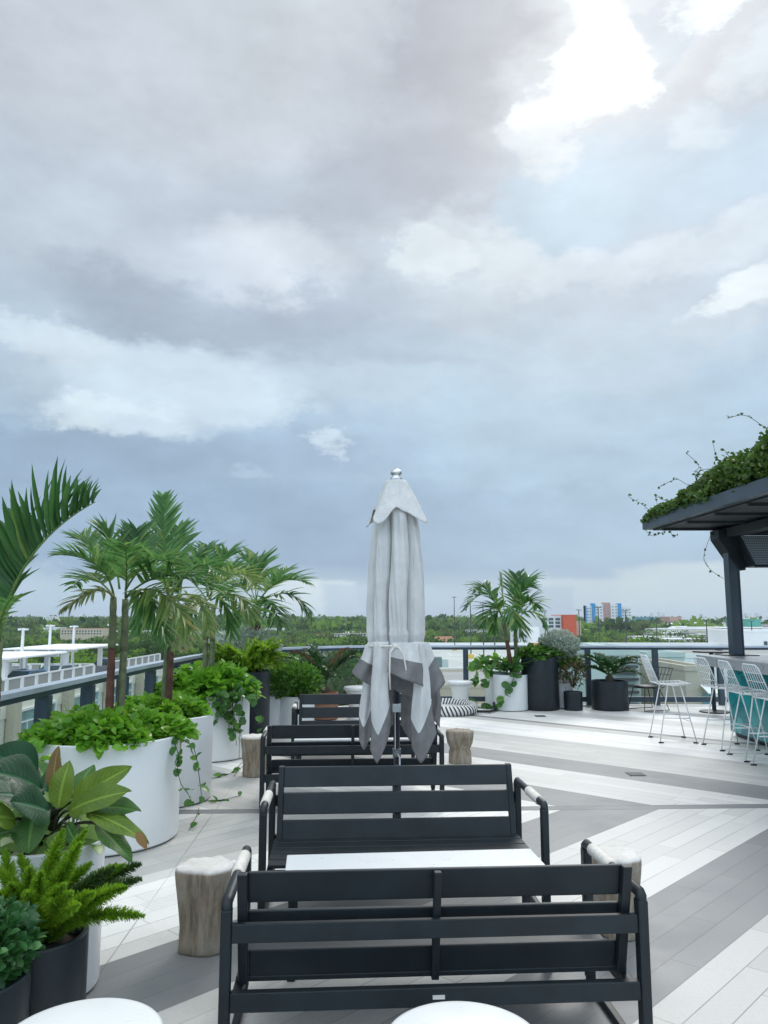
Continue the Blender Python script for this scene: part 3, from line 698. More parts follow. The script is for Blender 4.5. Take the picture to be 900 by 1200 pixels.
car(FX-3.6, 47, -3.0, R(80), carb, 'blue car parked on the deck behind the front railing', None)
car(FX-4.0, 52, -3.0, R(85), carw, 'white car parked on the deck under the nearer shade canopy', None)
car(FX-3.4, 60, -3.0, R(85), carg, 'grey car parked at the far end of the deck beyond the farther shade canopy', None)
# tall white lamp poles on the parking deck
def lamp(px, ytop, ybase, zb, Y, label, grp, colr, heads=2):
    b = at(px, ybase, Y); tp = at(px, ytop, Y); t = thing('deck_lamp_post', label, 'lamp post', (b.x, Y, zb), group=grp)
    a = MB(); a.tube([(b.x, Y, zb), (b.x, Y, tp.z)], [.13, .09], 8); a.build('pole', colr, t)
    a = MB()
    for k in range(heads):
        s_ = -1 if k == 0 else 1
        a.box(b.x+(.08 if s_ > 0 else -.26), b.x+(.26 if s_ > 0 else -.08), Y-.2, Y+.2, tp.z-.14, tp.z-.02)
    a.build('lamp_head', colr, t)
for px, yt, Y, w_ in ((24, 736, 50, 'white lamp post on the parking deck, leftmost'), (56, 732, 57, 'white lamp post on the parking deck between the leftmost one and the farther canopy'), (84, 733, 60, 'white lamp post rising behind the farther shade canopy'), (128, 731, 61, 'white lamp post on the parking deck beside the two-stemmed palm')):
    lamp(px, yt, 790, -3.0, Y, w_, 'white lamp posts on the parking deck', M['polew'])

# open parking roof beyond the far railing
pd = thing('parking_deck', 'wide pale flat parking roof behind the far railing', 'building', (50, 110, -20))
a = MB(); a.box(2, 125, 106, 196, -20, -6.0); a.build('wall', M['wbeige'], pd)
a = MB(); a.box(2.1, 124.9, 106.1, 195.9, -5.995, -5.9); a.build('roof', M['concrete'], pd)
a = MB(); a.box(2, 125, 195.4, 196.1, -5.89, -5.0); a.box(2, 125, 105.8, 106.3, -5.89, -5.3); a.build('parapet', M['wwhite'], pd)
a = MB()
for i in range(24): a.box(8+i*5, 8.14+i*5, 120, 131, -5.895, -5.885); a.box(8+i*5, 8.14+i*5, 150, 161, -5.895, -5.885); a.box(8+i*5, 8.14+i*5, 173, 184, -5.895, -5.885)
a.build('bay_marking', M['wwhite'], pd)
k = 0
for px, yt, Y in ((533, 700, 172), (552, 705, 140), (567, 708, 128), (580, 712, 118), (680, 715, 150), (703, 712, 130), (735, 716, 132), (771, 730, 150), (830, 727, 125), (883, 728, 140), (640, 716, 160)):
    b = at(px, 770, Y); tp = at(px, yt, Y)
    t = thing('roof_lamp_post', ['thin dark lamp post on the parking roof left of the potted palm', 'thin dark lamp post with a yellow base on the parking roof, left of the palm', 'thin dark lamp post on the parking roof behind the palm pot', 'thin dark lamp post on the parking roof seen through the palm', 'thin dark lamp post standing in front of the beige block', 'thin dark lamp post in front of the left wing of the blue and white tower', 'thin dark lamp post in front of the right wing of the blue and white tower', 'thin dark lamp post before the low blue warehouse', 'thin dark lamp post just left of the pergola post', 'thin dark lamp post just right of the pergola post', 'thin dark lamp post in front of the windowed white block'][k], 'lamp post', (b.x, Y, -5.9), group='dark lamp posts on the parking roof'); k += 1
    a = MB(); a.tube([(b.x, Y, -5.9), (b.x, Y, tp.z)], [.12, .08], 6); a.build('pole', M['poled'], t)
    a = MB(); a.lathe([(.55, 0), (.5, .75), (.3, .8)], (b.x, Y, -5.9), 12); a.build('base', M['yellow'], t)
    a = MB(); a.box(b.x-.5, b.x+.5, Y-.2, Y+.2, tp.z-.02, tp.z+.1); a.build('lamp_head', M['poled'], t)
# roof plant box
p0 = at(514, 772, 112)
t = thing('roof_equipment_box', 'dark green louvred equipment box on the parking roof', 'equipment box', (p0.x, 112, -5.9))
a = MB(); a.box(p0.x-1.1, p0.x+.4, 111, 113, -5.9, -4.2); a.build('housing', bmat('green_grey_metal', (.12, .17, .16)), t)
a = MB(); a.box(p0.x+.42, p0.x+1.3, 111, 113, -5.9, -4.5); a.build('side_unit', bmat('pale_metal', (.42, .48, .46)), t)
# nearer low blocks on the right below the terrace
def block(name, label, cat, x0, x1, y0, y1, zt, wm, rm=None, par=.3, zb=-20):
    t = thing(name, label, cat, ((x0+x1)/2, y0, zb))
    a = MB(); a.box(x0, x1, y0, y1, zb, zt-.01); a.build('wall', wm, t)
    a = MB(); a.box(x0+.2, x1-.2, y0+.2, y1-.2, zt-.008, zt+.04); a.build('roof', rm or M['roofw'], t)
    if par:
        a = MB(); a.box(x0-.05, x1+.05, y0-.05, y0+.19, zt-.007, zt+par); a.box(x0-.05, x1+.05, y1-.19, y1+.05, zt-.007, zt+par); a.box(x0-.05, x0+.19, y0+.191, y1-.191, zt-.007, zt+par); a.box(x1-.19, x1+.05, y0+.191, y1-.191, zt-.007, zt+par)
        a.build('parapet', wm, t)
    return t
def wins(t, x0, x1, y, z0, z1, nx, nz, fr=.62, m='win'):
    dxw = (x1-x0)/nx; dzw = (z1-z0)/nz
    for i in range(nx):
        for j in range(nz):
            a = MB(); xa = x0+i*dxw+dxw*(1-fr)/2; za = z0+j*dzw+dzw*(1-fr)/2
            a.box(xa, xa+dxw*fr, y-.08, y+.1, za, za+dzw*fr); a.build('window', M[m], t)
def px2x(px, Y): return (px-450)/912*Y
Y = 48
block('mint_annex', 'pale mint windowless block just behind the far railing', 'building', px2x(757, Y), px2x(801, Y), Y, Y+16, at(780, 770, Y).z, M['wmint'], M['roofw'])
Y = 44
t = block('louvred_block', 'low block with dark horizontal louvres behind the potted cycad', 'building', px2x(690, Y), px2x(748, Y), Y, Y+12, at(700, 768, Y).z, M['wmint'], M['roofw'])
a = MB(); z0 = at(720, 772, Y).z
for i in range(9): a.box(px2x(716, Y), px2x(745, Y), Y-.25, Y-.055, z0-.35*i-.14, z0-.35*i)
a.build('louvre', M['poled'], t)
Y = 40
t = block('tan_block', 'tan stair block with a small white awning, left of the bar', 'building', px2x(801, Y), px2x(829, Y), Y, Y+7, at(810, 786, Y).z, M['wtan'], M['wtan'], .25)
a = MB(); xx = px2x(817, Y); zz = at(817, 802, Y).z; a.add([(xx, Y-.1, zz), (xx+.75, Y-.1, zz), (xx+.95, Y-.8, zz-.35), (xx+.1, Y-.8, zz-.35), (xx, Y-.1, zz-.05), (xx+.75, Y-.1, zz-.05), (xx+.95, Y-.8, zz-.4), (xx+.1, Y-.8, zz-.4)], [(0, 1, 2, 3), (7, 6, 5, 4), (3, 2, 6, 7), (0, 3, 7, 4), (1, 5, 6, 2)]); a.build('awning', M['wwhite'], t)
a = MB(); a.box(xx+.1, xx+.72, Y-.09, Y+.1, zz-1.0, zz-.42); a.build('window', M['win2'], t)
Y = 62
block('grey_flat_roof', 'long grey flat roof between the mint block and the bar', 'building', px2x(795, Y), px2x(1010, Y), Y, Y+26, at(840, 771, Y).z, M['wwhite'], M['roofg'])
Y = 70
block('low_white_roof', 'low white roof at the foot of the parking roof, left of the pots', 'building', px2x(475, Y), px2x(600, Y), Y, Y+20, at(520, 806, Y).z, M['wbeige'], M['roofg'])
Y = 128
t = block('white_stair_block', 'white rooftop block with one small window at the right edge', 'building', px2x(871, Y), px2x(960, Y), Y, Y+14, at(885, 741, Y).z, M['wwhite'], M['roofw'], .3, -5.9)
a = MB(); a.box(px2x(895, Y), px2x(899, Y), Y-.1, Y+.1, at(895, 757, Y).z, at(895, 751.5, Y).z); a.build('window', M['win'], t)
# far landmark buildings
def tower():
    Y = 700; k_ = Y/912
    t = thing('apartment_tower', 'tall white apartment tower with bright blue vertical stripes on the skyline', 'building', (px2x(714, Y), Y, -20))
    def sect(x0, x1, ytop, m, dy=0, name='wing'):
        a = MB(); a.box(px2x(x0, Y), px2x(x1, Y), Y+dy, Y+6, -20, at(x0, ytop, Y).z); return a.build(name, m, t)
    def rows(x0, x1, ytop, n=10, dy=0, m='win'):
        a = MB(); zt = at(x0, ytop, Y).z
        for i in range(n):
            z = zt-2.0-i*2.7
            nn = max(2, int((x1-x0)/3.2)); ww = (px2x(x1, Y)-px2x(x0, Y))/nn
            for j in range(nn): a.box(px2x(x0, Y)+j*ww+ww*.22, px2x(x0, Y)+j*ww+ww*.78, Y+dy-.3, Y+dy+.1, z-.8, z)
        o = a.build('window_row', M['wingrey'], t)
    sect(687, 695, 710, M['wwhite']); rows(688.5, 694.5, 710); sect(695.1, 698.6, 707, M['wblue'], -1.5)
    sect(698.7, 708, 708, M['wwhite']); rows(699, 708, 708); sect(708.1, 717, 706, M['wpink'], .8); rows(708.6, 716.5, 706, dy=.8)
    sect(717.1, 725.6, 708, M['wwhite']); rows(717.5, 725.3, 708); sect(725.7, 729.2, 707, M['wblue'], -1.5)
    sect(729.3, 742, 711, M['wwhite'], 1.0); rows(730, 741.5, 711, dy=1.0)
    sect(687.0, 687.9, 709.6, M['wblue'], -2, 'blue_trim')
tower()
Y = 420
t = block('office_block', 'white office block with a grid of dark windows, left of the red block', 'building', px2x(633, Y), px2x(658.5, Y), Y, Y+30, at(640, 722, Y).z, M['wwhite']); wins(t, px2x(635, Y), px2x(658, Y), Y, at(640, 736, Y).z, at(640, 723.5, Y).z, 3, 3, .72)
t = block('red_block', 'bright red orange windowless block beside the white office block', 'building', px2x(659, Y), px2x(674, Y), Y-4, Y+26, at(660, 721, Y).z, M['wred'], M['wred'])
t = block('beige_block', 'low beige block between the red block and the striped tower', 'building', px2x(674.5, Y), px2x(687, Y), Y+10, Y+30, at(680, 728.5, Y).z, M['wbeige'])
Y = 300
t = block('pale_hall', 'pale hall behind the crown of the potted palm', 'building', px2x(608, Y), px2x(633, Y), Y, Y+20, at(620, 722, Y).z, M['wwhite'])
Y = 150
t = thing('white_tapered_tower', 'small white tapered tower above the parking roof, right of the palm', 'tower', (px2x(626, Y), Y, -6))
a = MB(); xa, xb = px2x(620, Y), px2x(633.5, Y); z1 = at(626, 735, Y).z
a.add([(xa, Y, -5.9), (xb, Y, -5.9), (xb, Y+2, -5.9), (xa, Y+2, -5.9), (xa+.2, Y, z1), (xb-.25, Y, z1), (xb-.25, Y+2, z1), (xa+.2, Y+2, z1)], [(0, 1, 5, 4), (1, 2, 6, 5), (2, 3, 7, 6), (3, 0, 4, 7), (4, 5, 6, 7)]); a.build('body', M['wwhite'], t)
a = MB(); a.box(xa-.05, xb+.05, Y-.2, Y-.01, at(626, 757, Y).z, at(626, 753.5, Y).z); a.build('orange_sign', bmat('orange_sign', (.6, .28, .08)), t)
Y = 1100
block('blue_warehouse', 'long low blue warehouse on the skyline right of the striped tower', 'building', px2x(742, Y), px2x(792, Y), Y, Y+60, at(760, 723.5, Y).z, M['wlblue'], M['wlblue'])
Y = 1000
block('pink_store', 'low pinkish store with a stepped roof beyond the woods', 'building', px2x(786, Y), px2x(800, Y), Y, Y+40, at(790, 723.0, Y).z, M['wpink'], M['wpink'])
Y = 620
block('teal_hall', 'teal green hall just right of the pergola post', 'building', px2x(878, Y), px2x(893, Y), Y, Y+40, at(880, 726, Y).z, M['teal'], M['teal'])
Y = 1500
t = thing('viaduct', 'long pale elevated road crossing the distance behind the pergola post', 'bridge', (px2x(840, Y), Y, -20))
a = MB(); a.box(px2x(780, Y), px2x(940, Y), Y, Y+12, at(800, 727, Y).z-2.5, at(800, 724, Y).z); a.build('road_deck', M['wwhite'], t)
for i in range(9):
    a = MB(); x_ = px2x(785+i*17, Y); a.box(x_-2, x_+2, Y+2, Y+9, -20, at(800, 727, Y).z-2.6); a.build('pier', M['wwhite'], t)
# left far
Y = 900
t = block('white_apartment_tower', 'white apartment block above the trees at the far left', 'building', px2x(49, Y), px2x(63, Y), Y, Y+20, at(55, 722.5, Y).z, M['wwhite']); wins(t, px2x(49.5, Y), px2x(62.5, Y), Y, at(55, 732, Y).z, at(55, 723, Y).z, 6, 4, .5)
block('white_flat_block', 'low white flat block in front of the white apartment block at the far left', 'building', px2x(50, 600), px2x(65, 600), 600, 620, at(55, 736, 600).z, M['wwhite'])
Y = 420
t = block('terracotta_terrace', 'long cream and terracotta housing row beyond the parking deck', 'building', px2x(70, Y), px2x(120, Y), Y, Y+18, at(90, 737, Y).z, M['wbeige'], M['rooft'], 0); wins(t, px2x(71, Y), px2x(119, Y), Y, at(90, 744, Y).z, at(90, 738, Y).z, 14, 2, .5)
# small houses and flat roofs among the trees
hs = []
def house(w_, d_, h_, wm, rm, gable, name, label, grp):
    t = thing(name, label, 'house', (0, 0, 0), group=grp)
    a = MB(); a.box(-w_/2, w_/2, -d_/2, d_/2, 0, h_); a.build('wall', wm, t, world=False)
    a = MB()
    if gable: a.add([(-w_/2-.5, -d_/2-.5, h_+.01), (w_/2+.5, -d_/2-.5, h_+.01), (w_/2+.5, d_/2+.5, h_+.01), (-w_/2-.5, d_/2+.5, h_+.01), (-w_/2+2, 0, h_+2.6), (w_/2-2, 0, h_+2.6)], [(0, 1, 5, 4), (1, 2, 5), (2, 3, 4, 5), (3, 0, 4), (0, 3, 2, 1)])
    else: a.box(-w_/2-.2, w_/2+.2, -d_/2-.2, d_/2+.2, h_+.01, h_+.7)
    a.build('roof', rm, t, world=False)
    for i in range(3):
        a = MB(); a.box(-w_/2+w_*(i+.5)/3-.7, -w_/2+w_*(i+.5)/3+.7, -d_/2-.06, -d_/2+.1, h_*.35, h_*.75); a.build('window', M['win'], t, world=False)
    return t
HT = [(14, 10, 8.5, 'wwhite', 'roofw', 0, 'white flat roofed house among the trees'), (13, 9, 7.5, 'wbeige', 'rooft', 1, 'beige house with a terracotta hipped roof among the trees'), (22, 12, 10, 'wwhite', 'roofg', 0, 'white block with a grey flat roof among the trees'),
      (16, 10, 8.0, 'wcream', 'roofw', 1, 'cream house with a white hipped roof among the trees'), (34, 18, 9.5, 'wcream', 'roofw', 0, 'broad low store with a white flat roof beyond the trees')]
protos = [house(*(*q[:3], M[q[3]], M[q[4]], q[5], 'suburban_house', q[6], q[6]+', repeated')) for q in HT]
firstuse = set()
spots = []
for px, py, ty in ((344, 731, 2), (322, 735, 0), (352, 729, 2), (404, 731, 0), (414, 742, 3), (380, 745, 1), (331, 739, 0), (412, 741, 2), (378, 734, 3), (396, 728, 2), (20, 727, 4), (33, 730, 2), (12, 731, 4), (110, 740, 1), (160, 738, 4), (222, 738, 4), (238, 739, 2), (250, 733, 1), (562, 737, 2), (538, 752, 4), (520, 748, 1), (575, 731, 4), (545, 727, 2), (512, 726, 2)):
    spots.append((px, py, ty))
for _ in range(110):
    spots.append((random.uniform(765, 925), random.triangular(726.5, 750, 729), random.choice((0, 2, 4, 4, 3, 1))))
for _ in range(22): spots.append((random.uniform(0, 620), random.uniform(725.5, 730), random.choice((0, 2, 2, 4))))
for px, py, ty in spots:
    q = onz(px, max(py, 727), -20+HT[ty][2]); sc_ = max(1, min(1.25, q.y/700))
    if ty not in firstuse: o = protos[ty]; firstuse.add(ty)
    else: o = copy_thing(protos[ty], (0, 0, 0))
    q = onz(px, max(py, 726), -20+HT[ty][2]*sc_+1.5*sc_)
    if q.y > 4200: q = q*(4200/q.y)
    o.location = (q.x, q.y, -20+1.5*sc_-1.5)
    base_l = HT[ty][6]; where = next(w_ for lim, w_ in ((70, 'beyond the left lamp posts'), (150, 'beyond the shade canopies'), (262, 'behind the left palms'), (350, 'left of the dark cycad'), (430, 'just left of the closed umbrella'), (540, 'just right of the closed umbrella'), (640, 'near the small far palm'), (800, 'behind the first bar stool'), (856, 'left of the pergola post'), (2000, 'right of the pergola post')) if px < lim)
    ds = 'nearer' if q.y < 650 else 'farther' if q.y < 1500 else 'farthest'
    o['label'] = ds+' '+base_l.replace('among the trees', '').replace('beyond the trees', '').strip()+' '+where; o['group'] = o['label']; o.rotation_euler = (0, 0, random.uniform(-.5, .5)); o.scale = (sc_,)*3
# distant skyline towers
sky_l = thing('x', 'x', 'x'); bpy.data.objects.remove(sky_l)
k = 0
for px, yt, w_ in ((318, 716, 4), (324, 717, 3), (333, 718, 3), (505, 721, 6), (512, 719.5, 5), (533, 717, 4), (540, 716.5, 5), (548, 719, 7), (768, 718, 3), (776, 717, 2), (782, 718, 3), (826, 719.5, 2), (880, 719, 5), (893, 718, 4), (8, 720, 6), (88, 720, 6), (100, 721, 5), (418, 720, 6), (352, 720, 3)):
    Y = 3600
    a = MB(); a.box(px2x(px-w_/2, Y), px2x(px+w_/2, Y), Y, Y+40, -20, at(px, yt, Y).z)
    props(a.build('skyline_tower', M['wwhite'], loc=(px2x(px, Y), Y, -20)), 'tiny pale tower on the far skyline', 'tower', 'pale towers on the far skyline'); k += 1

# haze over the city
g = MB(); g.box(-5000, 5000, -300, 5200, -21, 40)
hz = bpy.data.materials.new('thin_haze'); hz.use_nodes = True; ht = hz.node_tree; ht.nodes.remove(ht.nodes['Principled BSDF'])
pv = ht.nodes.new('ShaderNodeVolumePrincipled'); pv.inputs['Color'].default_value = (.80, .88, 1, 1); pv.inputs['Density'].default_value = .00012; pv.inputs['Anisotropy'].default_value = .2
ht.links.new(pv.outputs[0], ht.nodes['Material Output'].inputs['Volume'])
props(g.build('haze', hz), kind='stuff')
# ================================================================== TERRACE FURNITURE
W2, DH, AZ_ = .78, .34, .60
def bench_proto():
    """low two-seat lounge bench, back at -y, faces +y"""
    t = thing('lounge_bench', 'x', 'bench')
    def leg(x0, x1, y):
        a = MB(); a.box(x0, x1, y-.025, y+.025, .032, AZ_-.022); return a.build('leg', M['frame'], t, world=False, bevel=.005)
    for s_ in (-1, 1):
        x0, x1 = sorted((s_*W2, s_*(W2-.038)))
        leg(x0, x1, -DH+.025); leg(x0, x1, DH-.025)
        xc = (x0+x1)/2
        a = MB(); a.tube([(xc, -DH+.021, AZ_-.045), (xc, -DH+.022, AZ_-.008), (xc, -DH+.034, AZ_), (xc, DH-.034, AZ_), (xc, DH-.022, AZ_-.008), (xc, DH-.021, AZ_-.045)], [.020, .021, .0205, .0205, .021, .020], 14)
        arm = a.build('armrest', M['frame'], t, smooth=True, world=False)
        a = MB()
        prof = []; n = 56
        y0, y1 = -.02, .22
        pts = [(xc, y0+(y1-y0)*i/n, AZ_) for i in range(n+1)]
        a.tube(pts, [.0255+.0015*math.sin(i*math.pi*.9) for i in range(n+1)], 14); a.build('cord_wrap', M['rope'], arm, smooth=True, world=False)
        a = MB(); a.box(x0+.004, x1-.004, -DH+.002, DH-.002, .004, .031); a.build('floor_runner', M['frame'], t, world=False, bevel=.004)
        # inner back post leaning rearwards
        xi0, xi1 = sorted((s_*(W2-.055), s_*(W2-.09)))
        a = MB(); a.add([(x, y, z) for z, y_ in ((.285, -.235), (.70, -.345)) for y in (y_, y_+.04) for x in (xi0, xi1)], [(0, 2, 3, 1), (4, 5, 7, 6), (0, 1, 5, 4), (2, 6, 7, 3), (0, 4, 6, 2), (1, 3, 7, 5)])
        a.build('back_post', M['frame'], t, world=False, bevel=.004)
    # back slats, tilted with the posts
    def slat(z0, z1, th=.022, off=.04):
        a = MB(); yb = lambda z: -.235-(z-.285)*.11/.415
        xs = W2-.055 if False else W2-.091
        V = [(x, y, z) for z in (z0, z1) for y in (yb(z)+off-.012, yb(z)+off-.012+th) for x in (-xs, xs)]
        a.add(V, [(0, 2, 3, 1), (4, 5, 7, 6), (0, 1, 5, 4), (2, 6, 7, 3), (0, 4, 6, 2), (1, 3, 7, 5)])
        a.build('back_slat', M['frame'], t, world=False, bevel=.005)
    slat(.585, .70); slat(.435, .555); slat(.300, .405)
    a = MB(); V = [(x, y, z) for z, y_ in ((.285, -.24), (.697, -.349)) for y in (y_-.004, y_+.026) for x in (-.014, .014)]
    a.add(V, [(0, 2, 3, 1), (4, 5, 7, 6), (0, 1, 5, 4), (2, 6, 7, 3), (0, 4, 6, 2), (1, 3, 7, 5)]); a.build('centre_post', M['frame'], t, world=False, bevel=.004)
    # rear crossbars
    a = MB(); a.box(-W2+.039, W2-.039, -DH+.006, -DH+.03, .465, .53); a.build('upper_crossbar', M['frame'], t, world=False, bevel=.003)
    a = MB(); a.box(-W2+.039, W2-.039, -DH+.006, -DH+.04, .235, .300); lc = a.build('lower_crossbar', M['frame'], t, world=False, bevel=.003)
    a = MB(); a.box(-.022, .022, -DH+.0035, -DH+.0058, .262, .276); a.build('maker_tag', M['label'], lc, world=False)
    # seat: side rails, front rail, five long slats
    a = MB(); a.box(-W2+.04, -W2+.075, -.298, DH-.052, .235, .285); a.box(W2-.075, W2-.04, -.298, DH-.052, .235, .285); a.box(-W2+.04, W2-.04, DH-.05, DH-.01, .215, .283); a.build('seat_frame', M['frame'], t, world=False, bevel=.004)
    for i in range(5):
        y = -.215+i*.104
        a = MB(); a.box(-W2+.045, W2-.045, y, y+.09, .286, .306); a.build('seat_slat', M['frame'], t, world=False, bevel=.004)
    return t
b0 = bench_proto()
TILT = R(3.6)
BL = [((.175, 2.95+DH, 0), 'nearest dark lounge bench, its back turned to the white table top'),
      ((.095, 4.30+DH, 0), 'dark lounge bench facing the white table top, its slatted seat in view'),
      ((-.285, 6.72+DH, 0), 'dark lounge bench with its back turned, directly behind the closed umbrella'),
      ((-.26, 8.72+DH, 0), 'farthest dark lounge bench, half hidden behind the closed umbrella and beside the leafy bush')]
for i, (p, lb) in enumerate(BL):
    rot = TILT+(math.pi if i in (1, 3) else 0)
    if i == 0: o = b0; o.location = p; o.rotation_euler = (0, 0, rot)
    else: o = copy_thing(b0, p, rot)
    o['label'] = lb; o['group'] = 'dark slatted lounge benches in a row'
def coffee_table(cx, cy, w_, d_, h_, rot, label):
    t = thing('coffee_table', label, 'table', (cx, cy, 0), rot)
    a = MB(); a.box(-w_/2, w_/2, -d_/2, d_/2, h_-.018, h_); a.build('tabletop', M['table'], t, world=False, bevel=.004)
    for sx_ in (-1, 1):
        for sy_ in (-1, 1):
            a = MB(); x = sx_*(w_/2-.04); y = sy_*(d_/2-.04); a.box(x-.018, x+.018, y-.018, y+.018, 0, h_-.019); a.build('leg', M['frame'], t, world=False, bevel=.003)
    a = MB(); a.box(-w_/2+.06, w_/2-.06, -d_/2+.03, -d_/2+.05, h_-.06, h_-.02); a.box(-w_/2+.06, w_/2-.06, d_/2-.05, d_/2-.03, h_-.06, h_-.02); a.build('apron', M['frame'], t, world=False)
coffee_table(.155, 3.93, 1.26, .44, .42, R(5), 'white topped rectangular table between the two nearest benches')
coffee_table(-.27, 8.05, 1.26, .5, .42, R(4), 'white topped table between the two far benches, glimpsed through the slats')

# driftwood-like stump stools
def wood_mat():
    m = bpy.data.materials.new('weathered_stump'); m.use_nodes = True; t = NT(m.node_tree); b = m.node_tree.nodes['Principled BSDF']
    p = t.new('ShaderNodeTexCoord').outputs['Object']; x, y, z = t.sep(p)[0:3]
    st = t.comb(x, y, t.m('MULTIPLY', z, .14)); n1 = t.noise(st, 34, 7, .65).outputs['Fac']; n2 = t.noise(p, 7, 5, .6).outputs['Fac']
    c = t.mix(t.mrange(n1, .3, .7), (.15, .12, .085), (.34, .28, .21)); c = t.mix(t.mrange(n2, .45, .7, 0, .65), c, (.36, .335, .29))
    top = t.mrange(z, .375, .392); c = t.mix(top, c, t.mix(t.mrange(n2, .3, .7), (.55, .52, .48), (.72, .70, .67)))
    t.put(b.inputs['Base Color'], c); b.inputs['Roughness'].default_value = .75
    bp = t.new('ShaderNodeBump'); bp.inputs['Strength'].default_value = .7; bp.inputs['Distance'].default_value = .012; t.put(bp.inputs['Height'], n1); t.l.new(bp.outputs[0], b.inputs['Normal'])
    return m
WOOD = wood_mat()
def stump(cx, cy, r, h_, label, seed, waist=.84):
    rr = random.Random(seed); ph = [rr.uniform(0, 6.28) for _ in range(7)]
    def j(a, z): 
        f = 1+.05*math.sin(2*a+ph[0])+.045*math.sin(3*a+ph[1]+z*1.4)+.030*math.sin(5*a+ph[2]-z*2)+.020*math.sin(8*a+ph[3]+z*3)+.012*math.sin(13*a+ph[4]+z*5)
        return f
    prof = [(r*.80, 0), (r*.83, .012), (r*.82, .05), (r*.80, .12), (r*waist, h_*.45), (r*.90, h_*.62), (r*.97, h_*.8), (r*1.0, h_*.9), (r*1.0, h_-.022), (r*.985, h_-.008), (r*.94, h_), (r*.75, h_+.003), (r*.4, h_), (.001, h_+.001)]
    a = MB(); a.lathe(prof, (cx, cy, 0), 72, jit=j)
    V = a.v[0]; 
    for v in V:
        if v[2] > h_-.03 and math.hypot(v[0]-cx, v[1]-cy) > r*.8: v[2] += .4*( .008*math.sin(6*math.atan2(v[1]-cy, v[0]-cx)+ph[5])+.008*math.sin(11*math.atan2(v[1]-cy, v[0]-cx)+ph[6]))
    o = a.build('stump_stool', WOOD, loc=(cx, cy, 0), smooth=True); props(o, label, 'stool', 'carved wood stump stools')
stump(-.885, 4.03, .135, .395, 'pale weathered wood stump stool left of the nearest bench', 3)
stump(1.20, 4.22, .138, .395, 'wood stump stool at the right end of the nearest bench', 5)
stump(-1.33, 8.15, .14, .40, 'narrow wood stump stool beside the far planters', 8, .9)
stump(.85, 8.85, .148, .355, 'small wood stump stool right of the closed umbrella', 11, .72)

# white hourglass pedestal side tables
def pedestal(cx, cy, label, h_=.45):
    t = thing('pedestal_table', label, 'side table', (cx, cy, 0), group='white pedestal side tables')
    a = MB(); a.lathe([(.165, 0), (.165, .01), (.150, .03), (.142, h_*.35), (.145, h_*.6), (.165, h_*.75), (.20, h_-.062)], (cx, cy, 0), 56); a.build('base', M['stone'], t, smooth=True)
    a = MB(); a.lathe([(.205, h_-.060), (.222, h_-.050), (.228, h_-.03), (.226, h_-.012), (.218, h_-.003), (.205, h_), (.1, h_+.001), (.001, h_+.001)], (cx, cy, 0), 72); a.build('top', M['table'], t, smooth=True)
pedestal(-.855, 2.345, 'white round pedestal table at the lower left, in front of the dark pots')
pedestal(.222, 2.325, 'white round pedestal table behind the nearest bench, at the bottom of the view')
pedestal(1.33, 13.7, 'white hourglass pedestal table standing in the round rope nest', .50)
pedestal(-.42, 12.6, 'white hourglass pedestal table just left of the closed umbrella', .50)
# round rope-wrapped nest seat
def nest():
    cx, cy = 1.05, 13.25; t = thing('rope_nest_seat', 'low round seat with a black and white rope rim by the far railing', 'seat', (cx, cy, 0))
    m = bpy.data.materials.new('striped_rope'); m.use_nodes = True; tt = NT(m.node_tree); b = m.node_tree.nodes['Principled BSDF']
    x, y, z = tt.sep(tt.new('ShaderNodeTexCoord').outputs['Object'])[0:3]
    an = tt.m('ARCTAN2', y, x); s_ = tt.m('SINE', tt.m('ADD', tt.m('MULTIPLY', an, 44), tt.m('MULTIPLY', z, 40)))
    tt.put(b.inputs['Base Color'], tt.mix(tt.m('GREATER_THAN', s_, .15), (.70, .70, .68), (.04, .04, .045))); b.inputs['Roughness'].default_value = .85
    n = 72; a = MB(); V = []; F = []
    for i in range(n):
        A = 2*math.pi*i/n
        for j in range(10):
            B = 2*math.pi*j/10; r_ = .46+.075*math.cos(B); V.append((cx+r_*math.cos(A), cy+r_*math.sin(A)*.9, .10+.085*math.sin(B)+.025*math.sin(A)))
    F = [(i*10+j, ((i+1) % n)*10+j, ((i+1) % n)*10+(j+1) % 10, i*10+(j+1) % 10) for i in range(n) for j in range(10)]
    a.add(V, F); a.build('rope_rim', m, t, smooth=True)
    a = MB(); a.lathe([(.39, .03), (.395, .08), (.37, .11), (.001, .115)], (cx, cy, 0), 40); a.build('cushion', mat('white_canvas', (.62, .62, .60), .8, var=.1, bump=.3), t, smooth=True)
    a = MB(); a.tube([(cx+.5, cy-.15, .05), (cx+.72, cy-.05, .035), (cx+.85, cy+.2, .03), (cx+.86, cy+.45, .12)], .022, 8); a.build('handle_loop', M['foot'], t, smooth=True)
nest()

